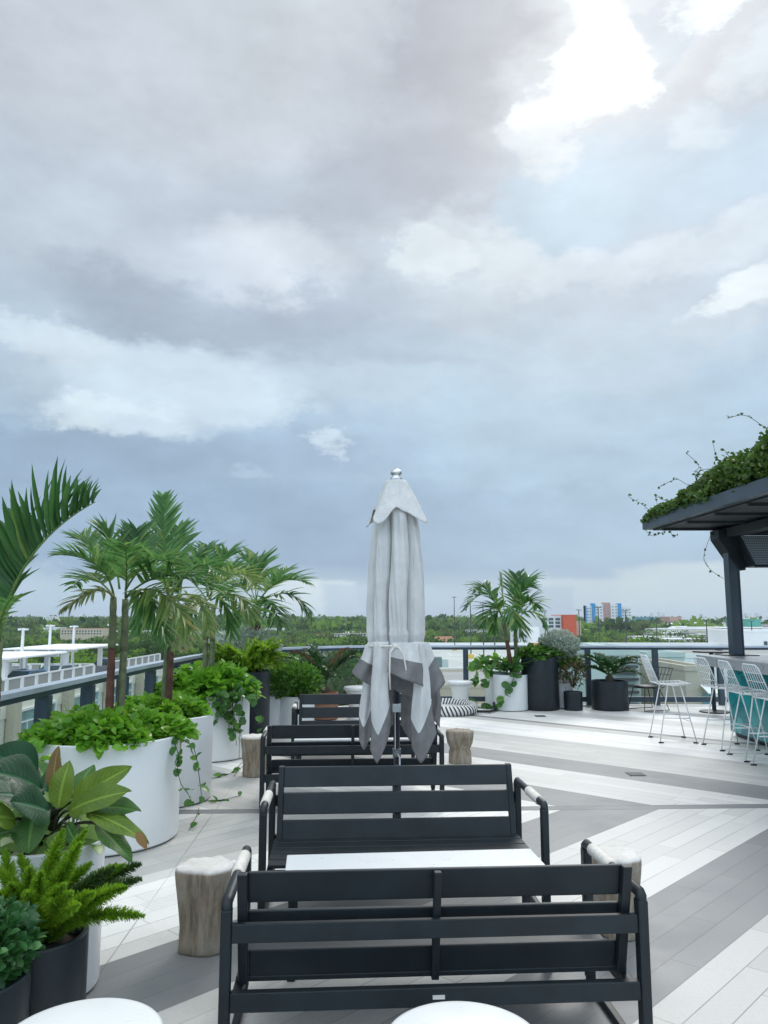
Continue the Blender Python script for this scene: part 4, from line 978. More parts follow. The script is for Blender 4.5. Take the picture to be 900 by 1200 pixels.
# ---------------------------------------------------------------- closed umbrella
def umbrella():
    UX, UY = at(464.5, 700, 5.85).x, 5.85
    t = thing('closed_umbrella', 'tall closed market umbrella with light grey fabric and darker grey hem, tied with a cord', 'umbrella', (UX, UY, 0))
    m = bpy.data.materials.new('light_grey_canvas'); m.use_nodes = True; tt = NT(m.node_tree); b = m.node_tree.nodes['Principled BSDF']
    p = tt.new('ShaderNodeTexCoord').outputs['Object']; n = tt.noise(p, 5, 6, .6).outputs['Fac']; nf = tt.noise(p, 420, 2, .5).outputs['Fac']; x, y, z = tt.sep(p)[0:3]
    st = tt.noise(tt.comb(tt.m('MULTIPLY', x, 6), tt.m('MULTIPLY', y, 6), tt.m('MULTIPLY', z, .8)), 5, 6, .6).outputs['Fac']
    c = tt.mix(tt.mrange(n, .3, .7), (.63, .63, .625), (.74, .735, .725)); tt.put(b.inputs['Base Color'], c); b.inputs['Roughness'].default_value = .9; b.inputs['Specular IOR Level'].default_value = .15
    bp = tt.new('ShaderNodeBump'); bp.inputs['Strength'].default_value = .9; bp.inputs['Distance'].default_value = .03; tt.put(bp.inputs['Height'], tt.m('ADD', st, tt.m('MULTIPLY', nf, .12))); tt.l.new(bp.outputs[0], b.inputs['Normal'])
    hem = mat('dark_grey_hem', (.20, .195, .195), .9, spec=.15, var=.12, vscale=12, bump=.4, bscale=200)
    tube = mat('umbrella_pole', (.012, .016, .030), .35)
    a = MB(); a.tube([(UX, UY, .05), (UX, UY, 2.66)], .024, 16); pole = a.build('pole', tube, t, smooth=True)
    a = MB(); a.tube([(UX, UY, .0), (UX, UY, .5)], .032, 16); a.build('sleeve', tube, t, smooth=True)
    a = MB(); a.tube([(UX-.012, UY-.04, .60), (UX-.012, UY-.04, .93)], .004, 6); a.box(UX-.03, UX+.03, UY-.055, UY-.025, .92, .98); a.box(UX-.03, UX+.03, UY-.06, UY-.03, .60, .66); a.tube([(UX, UY-.05, .63), (UX+.02, UY-.09, .60), (UX+.02, UY-.10, .54)], .006, 6); a.build('crank', M['steel'], t)
    a = MB(); a.lathe([(.001, .0), (.30, .0), (.30, .045), (.28, .055), (.05, .06), (.05, .10), (.001, .10)], (UX, UY, 0), 40); a.build('base', M['frame'], t, smooth=True)
    # finial
    a = MB(); a.lathe([(.045, 2.655), (.05, 2.67), (.035, 2.69), (.030, 2.70), (.042, 2.706), (.046, 2.72), (.034, 2.738), (.012, 2.748), (.001, 2.75)], (UX, UY, 0), 24); a.build('finial', M['steel'], t, smooth=True)
    # main folded canopy: eight deep pleats, from crown to tie, continuing a little below
    NTH = 384; rows = 56; V = []; ztop, ztie = 2.62, 1.41
    rr = random.Random(4); ph = [rr.uniform(0, 6.28) for _ in range(9)]
    for i in range(rows+1):
        q = i/rows; z = ztop-(ztop-1.28)*q
        # envelope radius
        e = np.interp(z, [1.28, 1.41, 1.5, 1.7, 2.0, 2.3, 2.5, 2.62], [.225, .205, .222, .224, .212, .182, .140, .070])
        for j in range(NTH):
            th = 2*math.pi*j/NTH
            warp = th+.13*math.sin(3*th+ph[0])+.07*math.sin(z*3+ph[1])*math.sin(2*th+ph[3])+.05*math.sin(z*7+ph[5])
            s8 = abs(math.sin(3.5*warp+.35))          # folds: broad panels, sharp creases
            fold = s8**.38*(.88+.12*math.sin(2*warp+1.1))
            depth = .74*min(1, q*3.2+.15)*(1.0 if z > 1.5 else .75)
            rad = e*(1-depth*(1-fold))*(1+.03*math.sin(29*th+z*9+ph[7])*max(0, math.sin(z*4+th*2+ph[8]))+.035*math.sin(17*th+ph[4]+z*5)*min(1, q*3)+.05*math.sin(th*2+ph[6]+z*2.1))
            V.append((UX+rad*math.cos(th), UY+rad*math.sin(th), z))
    F = [(i*NTH+j, i*NTH+(j+1) % NTH, (i+1)*NTH+(j+1) % NTH, (i+1)*NTH+j) for i in range(rows) for j in range(NTH)]
    a = MB(); a.add(V, F); a.add([V[j] for j in range(NTH)], [tuple(range(NTH))]); can = a.build('canopy', m, t, smooth=True)
    so_ = can.modifiers.new('cloth', 'SOLIDIFY'); so_.thickness = .002
    # top vent cap: four hanging corners
    NTH = 128; rows = 16; V = []
    for i in range(rows+1):
        q = i/rows
        for j in range(NTH):
            th = 2*math.pi*j/NTH; sq = abs(math.cos(2*(th+R(32))))**3.2      # corners
            r_ = .075+(.092+.100*sq)*q**.9
            r_ *= 1+.05*math.sin(8*th+1)*q
            ln = .250+.090*sq+.018*math.sin(5*th)+.010*math.sin(9*th+1)
            V.append((UX+r_*math.cos(th), UY+r_*math.sin(th), 2.655-ln*q))
    F = [(i*NTH+j, i*NTH+(j+1) % NTH, (i+1)*NTH+(j+1) % NTH, (i+1)*NTH+j) for i in range(rows) for j in range(NTH)]
    a = MB(); a.add(V, F); a.add([V[j] for j in range(NTH)], [tuple(range(NTH))]); cap_ = a.build('vent_cap', m, t, smooth=True)
    so_ = cap_.modifiers.new('cloth', 'SOLIDIFY'); so_.thickness = .003
    # hanging hem panels: (px left, px right, py top, py bottom, depth offset towards camera, bulge, hem style)
    def flap(xl, xr, yt, yb, dy, style, swing=0.0, bul=.05, tipx=.5, hemh=.21, twist=0, xtl=None, xtr=None):
        Y = UY-dy; n, mrow = 16, 30; V = []; MI = []
        TLp = at(xtl if xtl is not None else xl, yt, Y); TRp = at(xtr if xtr is not None else xr, yt, Y); BL_ = at(xl, yb, Y); BR_ = at(xr, yb, Y); H_ = TLp.z-BL_.z
        hrow = 20
        for i in range(mrow+1):
            for j in range(n+1):
                s_ = j/n; fcol = 1-.24*(abs(s_-tipx)/max(tipx, 1-tipx))**1.2 if style == 'point' else 1.0
                qh = max(.04, 1-hemh*.82/(H_*fcol)); q = qh*i/hrow if i <= hrow else qh+(1-qh)*(i-hrow)/(mrow-hrow)
                e0 = TLp.lerp(BL_, q); e1 = TRp.lerp(BR_, q); p_ = e0.lerp(e1, s_)
                if style == 'point':
                    ztip = 1-.17*abs(s_-tipx)/max(tipx, 1-tipx)*1.0      # edges end higher than the tip
                    pinch = 1-.35*max(0, q-.8)/.2*abs(2*s_-1)
                    p_.z = TLp.z-H_*q*(1-.24*(abs(s_-tipx)/max(tipx, 1-tipx))**1.2*1.0)
                elif style == 'slant': p_.z -= (s_-.5)*.10*q
                p_.y -= math.sin(math.pi*s_)*bul*(.4+.8*q)-swing*q
                p_.y += .012*math.sin(s_*9+q*4+xl)*(.3+q); p_.x += .006*math.sin(q*9+xl)
                V.append(tuple(p_))
        F = []
        for i in range(mrow):
            for j in range(n):
                F.append((i*(n+1)+j, i*(n+1)+j+1, (i+1)*(n+1)+j+1, (i+1)*(n+1)+j))
                zc = V[(i+1)*(n+1)+j][2]; s_ = (j+.5)/n
                zb = V[mrow*(n+1)+j][2]
                MI.append(1 if i >= hrow else 0)
        a = MB(); a.add(V, F); a.mi = MI; o = a.build('hem_panel', [m, hem], t, smooth=True)
        so2 = o.modifiers.new('cloth', 'SOLIDIFY'); so2.thickness = .003
    flap(434, 456.5, 752, 894, .20, 'point', bul=.055, tipx=.35, hemh=.24, xtl=437, xtr=455)
    flap(482, 511, 752, 893, .19, 'point', bul=.055, tipx=.35, hemh=.25, xtl=485, xtr=497)
    flap(455, 497, 753, 796, .25, 'slant', bul=.05, hemh=.165, xtl=458, xtr=491)
    flap(412, 436, 753, 797, .12, 'slant', bul=.03, hemh=.155, xtl=432, xtr=440)
    flap(497, 522, 753, 815, .12, 'point', bul=.04, tipx=.3, hemh=.22, xtl=489, xtr=502)
    flap(420, 437, 775, 878, .02, 'point', bul=.05, tipx=.35, hemh=.20, xtl=426, xtr=437)
    flap(505, 516, 790, 845, -.05, 'slant', bul=.04, hemh=.5)
    flap(455, 486, 780, 812, .05, 'slant', bul=.02, hemh=.5)
    flap(470, 490, 795, 868, -.12, 'point', bul=.03, hemh=.6)
    flap(440, 462, 790, 860, -.16, 'point', bul=.03, hemh=.5)
    # tie cord with loose ends
    pts = []
    for i in range(41):
        th = 2*math.pi*i/40; rr_ = .232; pts.append((UX+rr_*math.cos(th), UY+rr_*math.sin(th)*1.12, 1.408+.008*math.cos(th)))
    a = MB(); a.tube(pts, .0075, 8); k0 = Vector((UX-.015, UY-.268, 1.405))
    a.tube([k0, k0+Vector((-.035, -.03, -.04)), k0+Vector((-.04, -.04, -.18)), k0+Vector((-.035, -.035, -.30))], .006, 6)
    a.tube([k0, k0+Vector((.03, -.03, -.01)), k0+Vector((.06, -.04, -.06)), k0+Vector((.075, -.04, -.14)), k0+Vector((.085, -.035, -.215))], .006, 6)
    a.lathe([(.001, -.02), (.014, -.01), (.016, 0), (.012, .012), (.001, .018)], tuple(k0), 10); a.build('tie_cord', M['rope'], t, smooth=True)
umbrella()

# ---------------------------------------------------------------- planters
def pot(name, cx, cy, r, h_, m, label, group=None, taper=1.0, rimw=.018, soil=-.05):
    t = thing(name, label, 'planter', (cx, cy, 0), group=group)
    a = MB(); a.lathe([(r*taper*.985, .012), (r*taper, .022), (r, h_-.006), (r-.005, h_), (r-rimw, h_), (r-rimw-.004, h_-.006), (r-rimw-.004, h_-.14)], (cx, cy, 0), 96); a.build('shell', m, t, smooth='auto')
    a = MB(); a.lathe([(r*taper*.94, 0), (r*taper*.94, .0115)], (cx, cy, 0), 64); a.build('foot', M['foot'], t)
    a = MB(); a.lathe([(r-rimw-.005, h_+soil), (r*.5, h_+soil+.015), (.001, h_+soil+.02)], (cx, cy, 0), 40); a.build('soil', M['soil'], t, smooth=True)
    return t
gW = 'white cylinder planters'
P1 = (-2.085, 5.95); P2 = (-2.02, 7.16); P3 = (-2.06, 9.28)
pot('round_planter', *P1, .545, .74, M['white'], 'large white cylinder planter with a strip of yellow tape, nearest of the tall ones', gW)
pot('round_planter', *P2, .46, .74, M['white'], 'white cylinder planter just behind the yellow-taped one', gW)
pot('round_planter', *P3, .47, .72, M['white'], 'white cylinder planter under the thick hanging vines', gW)
pot('round_planter', -2.42, 4.72, .23, .58, M['white'], 'white planter at the left edge, mostly covered by big leaves', gW)
pot('round_planter', -1.54, 3.62, .272, .63, M['white'], 'white cylinder planter under the big leaved plant', gW)
pot('round_planter', -1.315, 3.10, .185, .43, M['black'], 'black cylinder pot holding the foxtail fern', 'black cylinder pots')
pot('round_planter', -1.375, 2.70, .20, .45, M['black'], 'black cylinder pot in the lower left corner under small round leaves', 'black cylinder pots')
pot('round_planter', -1.84, 10.45, .32, .90, M['black'], 'tall black cylinder planter behind the hanging vines', 'black cylinder pots')
pot('round_planter', -1.93, 12.0, .30, .62, M['white'], 'white planter of the farthest palm, behind the yellow-green fern', gW)
pot('round_planter', -1.56, 11.3, .21, .50, M['white'], 'small white planter under the leafy bush, left one of the pair', gW)
pot('round_planter', -1.23, 11.2, .24, .50, M['white'], 'small white planter under the leafy bush, right one of the pair', gW)
pot('round_planter', -.95, 12.55, .22, .42, M['rooft'], 'terracotta coloured pot under the dark cycad', None)
pot('round_planter', at(582, 800, 14.15).x, 14.15, .21, .62, M['white'], 'white planter at the far railing half hidden behind the palm pot', gW)
pot('round_planter', at(598, 800, 13.75).x, 13.75, .30, .61, M['white'], 'white planter at the far railing holding the small palm', gW)
pot('round_planter', at(633, 800, 13.85).x, 13.85, .325, .90, M['black'], 'tall black ribbed planter at the far railing', 'black cylinder pots')
pot('round_planter', at(658, 800, 14.1).x, 14.1, .20, .62, M['white'], 'white planter squeezed between the tall and the small black pots', gW)
pot('round_planter', at(671.5, 815, 13.7).x, 13.7, .16, .32, M['black'], 'small black pot of the reddish stemmed shrub', 'black cylinder pots')
pot('round_planter', at(714.5, 815, 13.8).x, 13.8, .315, .50, M['black'], 'wide black pot holding the green cycad', 'black cylinder pots')
# yellow tape on the first planter
a = MB(); import itertools
for z0, z1 in ((.60, .71), (.50, .58)):
    V = []; F = []
    angs = [R(5)+R(1.1)*i for i in range(6)]
    for z in (z0, z1):
        for A in angs: V.append((P1[0]+.5485*math.cos(A), P1[1]+.5485*math.sin(A), z))
    F = [(i, i+1, 6+i+1, 6+i) for i in range(5)]; a.add(V, F)
props(a.build('tape_strip', M['yellow'], loc=(P1[0]+.54, P1[1], .55)), 'two short strips of yellow tape on the side of the large white planter', 'tape')

# ---------------------------------------------------------------- palms
def palm_stem(parent, base, top, r0, r1, lower, upper, name='trunk'):
    base, top = Vector(base), Vector(top); a = MB(); n = 26; mid = base.lerp(top, .5)+Vector((random.uniform(-.02, .02), 0, 0))
    pts = bez(base, mid, top, n); rad = [r0+(r1-r0)*(i/n)+.0025*(i % 3 == 0) for i in range(n+1)]
    a.tube(pts[:int(n*.62)+1], rad[:int(n*.62)+1], 12); a.build(name, lower, parent, smooth=True)
    b = MB(); b.tube(pts[int(n*.62):], [r*1.12 if i < 3 else r*1.02 for i, r in enumerate(rad[int(n*.62):])], 12); b.build('crownshaft', upper, parent, smooth=True)
def palm(name, label, base, stems, fr, Y, leaf, wid, n=26, dm=None):
    t = thing(name, label, 'palm', base, group=None)
    for (b_, tp, r0, r1, lo, up) in stems: palm_stem(t, b_, tp, r0, r1, lo, up)
    for (c0, ct, tp, dc, dt, m, kw) in fr:
        k = dict(leaf=leaf, wid=wid, n=n); k.update(kw)
        frond(t, L[m], at(*c0, Y), at(*ct, Y+dc), at(*tp, Y+dt), **k)
    return t
z7 = .70
# palm 0, far left edge
Y = 4.95
palm('palm_tree', 'palm at the left edge sending one great arching frond up to the right', (at(-8, 850, Y).x, Y, .55),
     [(at(-7, 905, Y), at(-2, 752, Y), .024, .026, M['trunkr'], M['trunkg'])],
     [((-2, 752), (14, 640), (112, 588), -.1, -.1, 'palmdark', dict(n=32, up=1.15, leaf=.56, wid=.050, start=.10, gdroop=.0, lift=.30, rad=.014)),
      ((-2, 752), (8, 680), (20, 600), .3, .5, 'palmdark', dict(n=22, leaf=.36, wid=.035, start=.2, gdroop=0, lift=.2)),
      ((-4, 745), (-60, 650), (-110, 640), 0, .2, 'palm', dict(leaf=.35)), ((-4, 745), (-30, 660), (-60, 610), .4, .6, 'palm', dict(leaf=.35)),
      ((-4, 750), (4, 706), (16, 700), -.1, -.25, 'palm', dict(leaf=.12, n=12, wid=.022)), ((-4, 748), (-60, 700), (-90, 740), -.2, -.3, 'palm', dict(leaf=.3))], Y, .35, .03)
# palm 1: two stems in the first big planter
Y = 5.95
palm('palm_tree', 'two-stemmed palm in the yellow-taped white planter, one stem dark red', (P1[0], P1[1], z7),
     [(at(127, 858, Y), at(133, 700, Y), .032, .024, M['trunkr'], M['trunkg']), (at(139, 862, Y+.05), at(147, 702, Y+.05), .030, .024, M['trunkg'], M['trunkg'])],
     [((134, 702), (128, 650), (66, 650), -.2, -.3, 'palm', dict(up=.55)), ((134, 700), (118, 640), (88, 628), .3, .4, 'palm', {}), ((134, 702), (120, 676), (74, 716), -.3, -.4, 'palmb', dict(leaf=.22, gdroop=.5)),
      ((140, 690), (135, 640), (118, 618), .1, .1, 'palm', dict(up=.5)), ((147, 690), (165, 640), (160, 622), .25, .3, 'palmdark', dict(up=.5)), ((147, 692), (175, 640), (206, 664), -.3, -.5, 'palm', {}),
      ((147, 700), (190, 655), (246, 690), -.35, -.45, 'palmdark', dict(leaf=.40, n=32)), ((147, 700), (190, 668), (222, 740), -.4, -.5, 'palmy', dict(leaf=.36, gdroop=.75, n=30)), ((147, 702), (172, 670), (196, 755), -.25, -.35, 'palm', dict(leaf=.34, gdroop=.8)),
      ((147, 700), (150, 655), (146, 640), -.5, -.8, 'palm', dict(leaf=.28)), ((134, 700), (105, 660), (84, 690), .4, .7, 'palm', dict(leaf=.26))], Y, .32, .026, 28)
# palm 2
Y = 7.16
palm('palm_tree', 'palm with a tall upright spear frond in the white planter behind the yellow-taped one', (P2[0], P2[1], z7),
     [(at(191, 846, Y), at(198, 705, Y), .036, .026, M['trunkg'], M['trunkg']), (at(197, 846, Y-.03), at(203, 708, Y-.03), .028, .024, M['trunkr'], M['trunkr'])],
     [((198, 700), (193, 640), (191, 582), 0, .05, 'palm', dict(n=30, up=.15, leaf=.34, gdroop=-.25, start=.3, side=(1, .2, 0))), ((200, 700), (215, 630), (208, 618), .3, .4, 'palm', dict(leaf=.3)), ((198, 700), (175, 640), (158, 640), .3, .5, 'palm', {}),
      ((200, 700), (232, 640), (262, 676), -.3, -.5, 'palm', dict(leaf=.36)), ((200, 702), (232, 680), (246, 742), -.2, -.4, 'palmy', dict(leaf=.3, gdroop=.6)), ((198, 702), (170, 680), (160, 742), -.2, -.3, 'palm', dict(leaf=.3, gdroop=.6)),
      ((200, 702), (215, 660), (238, 650), .4, .7, 'palmdark', {}), ((198, 702), (190, 660), (180, 672), -.6, -.9, 'palm', {}), ((200, 702), (205, 690), (214, 760), -.5, -.7, 'palmb', dict(leaf=.3, gdroop=.8))], Y, .33, .028, 26)
# palm 3
Y = 9.28
palm('palm_tree', 'slim two-stemmed palm with some yellowing fronds in the planter with the hanging vines', (P3[0], P3[1], z7),
     [(at(240, 820, Y), at(243, 706, Y), .034, .026, M['trunkg'], M['trunkg']), (at(247, 820, Y), at(250, 708, Y), .034, .026, M['trunkg'], M['trunkg'])],
     [((243, 700), (240, 655), (228, 648), 0, .1, 'palm', {}), ((246, 700), (262, 648), (268, 650), .1, .2, 'palm', dict(up=.5)), ((246, 702), (280, 650), (300, 690), -.3, -.5, 'palmy', {}), ((246, 704), (282, 680), (292, 726), -.2, -.3, 'palmy', dict(gdroop=.6)),
      ((246, 704), (264, 690), (272, 745), .2, .3, 'palm', dict(gdroop=.6)), ((243, 704), (215, 660), (206, 690), 0, .1, 'palm', {}), ((243, 704), (222, 690), (216, 738), .1, .2, 'palmdark', dict(gdroop=.6)), ((246, 702), (256, 670), (284, 662), .4, .7, 'palm', {}),
      ((245, 702), (240, 660), (244, 640), .5, .8, 'palmdark', {}), ((245, 702), (250, 680), (262, 700), -.6, -1.0, 'palm', {})], Y, .42, .032, 24)
# palm 4
Y = 12.0
palm('palm_tree', 'farthest palm of the left row, its fronds reaching right over the far railing', (-1.93, 12.0, .6),
     [(at(297, 775, Y), at(298, 708, Y), .05, .036, M['trunkr'], M['trunkg']), (at(302, 775, Y+.05), at(303, 708, Y+.05), .045, .034, M['trunkr'], M['trunkg'])],
     [((300, 705), (300, 660), (284, 655), 0, .1, 'palm', dict(up=.5)), ((300, 705), (310, 655), (302, 655), .2, .4, 'palm', {}), ((302, 706), (325, 668), (360, 684), -.2, -.4, 'palm', dict(leaf=.5, n=26)), ((302, 708), (345, 676), (364, 726), -.1, -.2, 'palmdark', dict(leaf=.4, gdroop=.5)),
      ((300, 708), (275, 670), (264, 700), .1, .3, 'palm', {}), ((300, 708), (285, 695), (276, 735), 0, .1, 'palm', dict(gdroop=.6)), ((302, 708), (315, 690), (330, 735), -.5, -.8, 'palmdark', dict(gdroop=.6)), ((300, 706), (290, 672), (270, 662), .5, .8, 'palm', {}),
      ((302, 706), (322, 680), (338, 668), .5, .9, 'palm', {}), ((301, 708), (305, 700), (300, 728), -.6, -1.0, 'palm', {})], Y, .50, .042, 20)
# small palm at the far railing
Y = 13.75; bx = at(600, 800, Y).x
palm('palm_tree', 'small dark palm in the white planter at the far railing, one young upright leaf', (bx, Y, .58),
     [(at(600, 788, Y), at(590, 728, Y), .040, .032, M['trunkr'], M['trunkg']), (at(606, 788, Y+.05), at(604, 730, Y+.05), .036, .03, M['trunkg'], M['trunkg'])],
     [((590, 728), (572, 672), (545, 716), 0, -.1, 'palmdark', {}), ((590, 728), (578, 690), (566, 736), -.3, -.4, 'palmdark', {}), ((592, 726), (588, 690), (586, 672), 0, 0, 'palmy', dict(leaf=.22, up=.05, gdroop=-.5, n=16, wid=.03)), ((590, 728), (568, 676), (560, 692), .3, .5, 'palmdark', {}),
      ((604, 728), (606, 680), (628, 690), -.1, -.2, 'palmdark', {}), ((604, 728), (612, 672), (624, 680), .3, .4, 'palm', {}), ((604, 728), (620, 690), (628, 712), -.2, -.4, 'palm', {}), ((604, 730), (622, 700), (640, 736), 0, -.1, 'palm', dict(gdroop=.5)), ((598, 728), (598, 690), (604, 735), -.5, -.7, 'palm', dict(gdroop=.5)),
      ((604, 728), (606, 690), (604, 674), .3, .5, 'palmdark', {}), ((592, 728), (580, 700), (578, 742), .1, .2, 'palm', dict(gdroop=.5)), ((598, 728), (600, 700), (612, 748), -.4, -.5, 'palmdark', dict(gdroop=.6))], Y, .46, .046, 18)

# ---------------------------------------------------------------- leafy plants
def dome(mb, c, rx, ry, rz, k, ln, wd, tpl='round3', mi=0, seed=0, stems=True, flat=.6, shell=.45):
    r = np.random.default_rng(seed+11); d = r.normal(size=(k, 3)); d[:, 2] = np.abs(d[:, 2])*.9+.02; d /= np.linalg.norm(d, axis=1, keepdims=True)
    rad = (shell+(1-shell)*r.random(k)**.6)*(1+.16*np.sin(5*np.arctan2(d[:, 1], d[:, 0])+seed)+.10*np.sin(9*np.arctan2(d[:, 1], d[:, 0])+seed*2))
    P = np.array(c)+d*rad[:, None]*[rx, ry, rz]
    D = d*[1, 1, flat]+r.normal(size=(k, 3))*.45
    scatter(mb, TL[tpl], P, D, ln*r.uniform(.6, 1.25, k), wd*r.uniform(.6, 1.25, k), U=np.array([0, 0, 1])+r.normal(size=(k, 3))*.45, mi=mi)
def cover(name, label, c, rx, ry, rz, k, ln, wd, m, tpl='round3', seed=0, group=None, cat='plant', extra=None):
    a = MB(); dome(a, c, rx, ry, rz, k, ln, wd, tpl, 0, seed)
    r = random.Random(seed)
    for i in range(26):
        an = r.uniform(0, 6.28); q = r.uniform(.3, .95); a.tube([(c[0]+rx*.3*math.cos(an), c[1]+ry*.3*math.sin(an), c[2]-.03), (c[0]+rx*q*math.cos(an), c[1]+ry*q*math.sin(an), c[2]+rz*r.uniform(.3, .8))], [.004, .002], 4, 1)
    if extra: extra(a)
    o = a.build(name, [m, M['petiole']], loc=c, smooth=True); return props(o, label, cat, group)
cover('ground_cover_plant', 'bright green ground cover filling the yellow-taped planter', (P1[0], P1[1], .72), .56, .56, .17, 3000, .068, .062, L['cover'], seed=1)
cover('ground_cover_plant', 'bright green ground cover in the planter behind the yellow-taped one', (P2[0]-.04, P2[1]+.05, .72), .42, .42, .15, 1300, .068, .062, L['cover'], seed=2)
cover('ground_cover_plant', 'bright green leaves crowding the planter of the hanging vines', (P3[0], P3[1], .70), .55, .52, .30, 1500, .11, .095, L['cover'], seed=3)
cover('ground_cover_plant', 'light green leaves behind the large philodendron at the left edge', (-2.36, 4.74, .60), .34, .30, .20, 340, .12, .10, L['cover'], seed=4)
# trailing vines
def vine(name, label, paths, m, ln, wd, per, loc, seed=0, mids=True):
    a = MB(); r = np.random.default_rng(seed); t = props(bpy.data.objects.new('x', None)); bpy.data.objects.remove(t)
    P = []; D = []
    for pth in paths:
        pts = smooth_path3(pth, 8); a.tube(pts, .0028, 5, 1)
        for i in range(len(pts)-1):
            if r.random() < per:
                P.append(tuple(pts[i])); d = r.normal(size=3); d[1] -= .35; d[2] -= .1; D.append(d)
    scatter(a, TL['round'], P, D, ln*r.uniform(.55, 1.15, len(P)), wd*r.uniform(.55, 1.15, len(P)), U=np.array([0, -.7, .7])+r.normal(size=(len(P), 3))*.5)
    return props(a.build(name, [m, M['stem']], loc=loc, smooth=True), label, 'vine')
def smooth_path3(P, n=8):
    P = [Vector(p) for p in P]; out = []
    for i in range(len(P)-1):
        p0, p1, p2, p3 = [P[max(0, min(len(P)-1, i+k))] for k in (-1, 0, 1, 2)]
        for j in range(n):
            t = j/n; out.append(.5*((2*p1)+(p2-p0)*t+(2*p0-5*p1+4*p2-p3)*t*t+(3*p1-p0-3*p2+p3)*t**3))
    out.append(P[-1]); return out
A_ = lambda x, y, Y: tuple(at(x, y, Y)); G_ = lambda x, y: tuple(onz(x, y, .012))
vine('trailing_vine', 'thin vine trailing from the yellow-taped planter down to the paving', [
    [A_(200, 862, 5.9), A_(216, 868, 5.8), A_(226, 875, 5.75), A_(231, 893, 5.75), A_(234, 915, 5.75), A_(236, 933, 5.9), G_(234, 940), G_(232, 952), G_(226, 964), G_(222, 972)],
    [A_(203, 866, 5.85), A_(209, 885, 5.72), A_(208, 900, 5.72), A_(212, 918, 5.75), A_(220, 930, 5.9), G_(228, 942), G_(245, 938), G_(262, 937), G_(282, 932)]], L['trail'], .072, .062, .36, P1+(.7,), 3)
def clump_vine(mb, c, k, sp, seed): pass
rr_ = random.Random(12); hv = []
for i in range(17):
    x0 = rr_.uniform(252, 304); yb = rr_.uniform(838, 892) if x0 > 262 else rr_.uniform(830, 850); Yv = 8.8+rr_.uniform(-.05, .12)
    hv.append([A_(x0-4, 803, Yv+.3), A_(x0, 812, Yv), A_(x0+rr_.uniform(-3, 4), (812+yb)/2, Yv-.03), A_(x0+rr_.uniform(-2, 9)+(yb-830)*.06, yb, Yv)])
vine('trailing_vine', 'thick curtain of round leaved vines hanging down the far white planter', hv, L['trail'], .105, .10, .34, P3+(.7,), 8)
vine('trailing_vine', 'short runner of vine lying on the paving beside the stump stool', [[G_(284, 893), G_(272, 905), G_(262, 908), G_(250, 912), G_(244, 911)], [G_(288, 895), G_(280, 902), G_(274, 909)]], L['trail'], .09, .07, .22, tuple(onz(270, 905)), 5)
vine('trailing_vine', 'pothos vine spilling over the white planter left of the far palm', [
    [A_(606, 782, 13.45), A_(603, 792, 13.42), A_(598, 803, 13.4), A_(593, 813, 13.42), A_(585, 823, 13.4), G_(578, 829)], [A_(590, 778, 13.7), A_(575, 776, 13.7), A_(562, 780, 13.75), A_(557, 792, 13.7), A_(556, 806, 13.7)],
    [A_(578, 776, 13.9), A_(568, 772, 13.9), A_(558, 776, 13.8)], [A_(580, 790, 13.9), A_(570, 800, 13.8), A_(562, 798, 13.8)], [G_(552, 826), G_(562, 829), G_(574, 830)], [A_(584, 778, 13.6), A_(574, 782, 13.5), A_(566, 790, 13.5)]], L['trail'], .15, .13, .55, tuple(at(598, 800, 13.7)), 6)
cover('pothos_plant', 'light green pothos sprawling over the half hidden planter by the far railing', tuple(at(580, 783, 14.15)), .42, .25, .14, 150, .16, .13, L['cover'], seed=21)
cover('pothos_plant', 'green leaves topping the tall black ribbed planter', tuple(at(631, 769, 13.85)), .33, .3, .14, 240, .14, .11, L['bush'], seed=22)
# base rosette around the far palm
def rosette(name, label, c, k, ln, wd, m, tpl='lance', spread=1.0, up=.5, seed=0, cat='plant', droop=None, stalk=0):
    a = MB(); r = np.random.default_rng(seed); an = r.uniform(0, 2*np.pi, k); e = r.uniform(up*.3, up*1.6, k)
    D = np.c_[np.cos(an)*spread, np.sin(an)*spread, e]; P = np.array(c)+D/np.linalg.norm(D, axis=1, keepdims=True)*stalk
    if stalk:
        for p, d in zip(P, D): a.tube([c, tuple(p)], .006, 5, 1)
    scatter(a, TL[tpl], P, D, ln*r.uniform(.7, 1.1, k), wd*r.uniform(.8, 1.1, k))
    return props(a.build(name, [m, M['stem']], loc=c, smooth=True), label, cat)
rosette('bromeliad', 'dark strap leaved plant around the foot of the far palm', tuple(at(600, 786, 13.65)), 26, .42, .10, L['palmdark'], seed=4, up=.7)
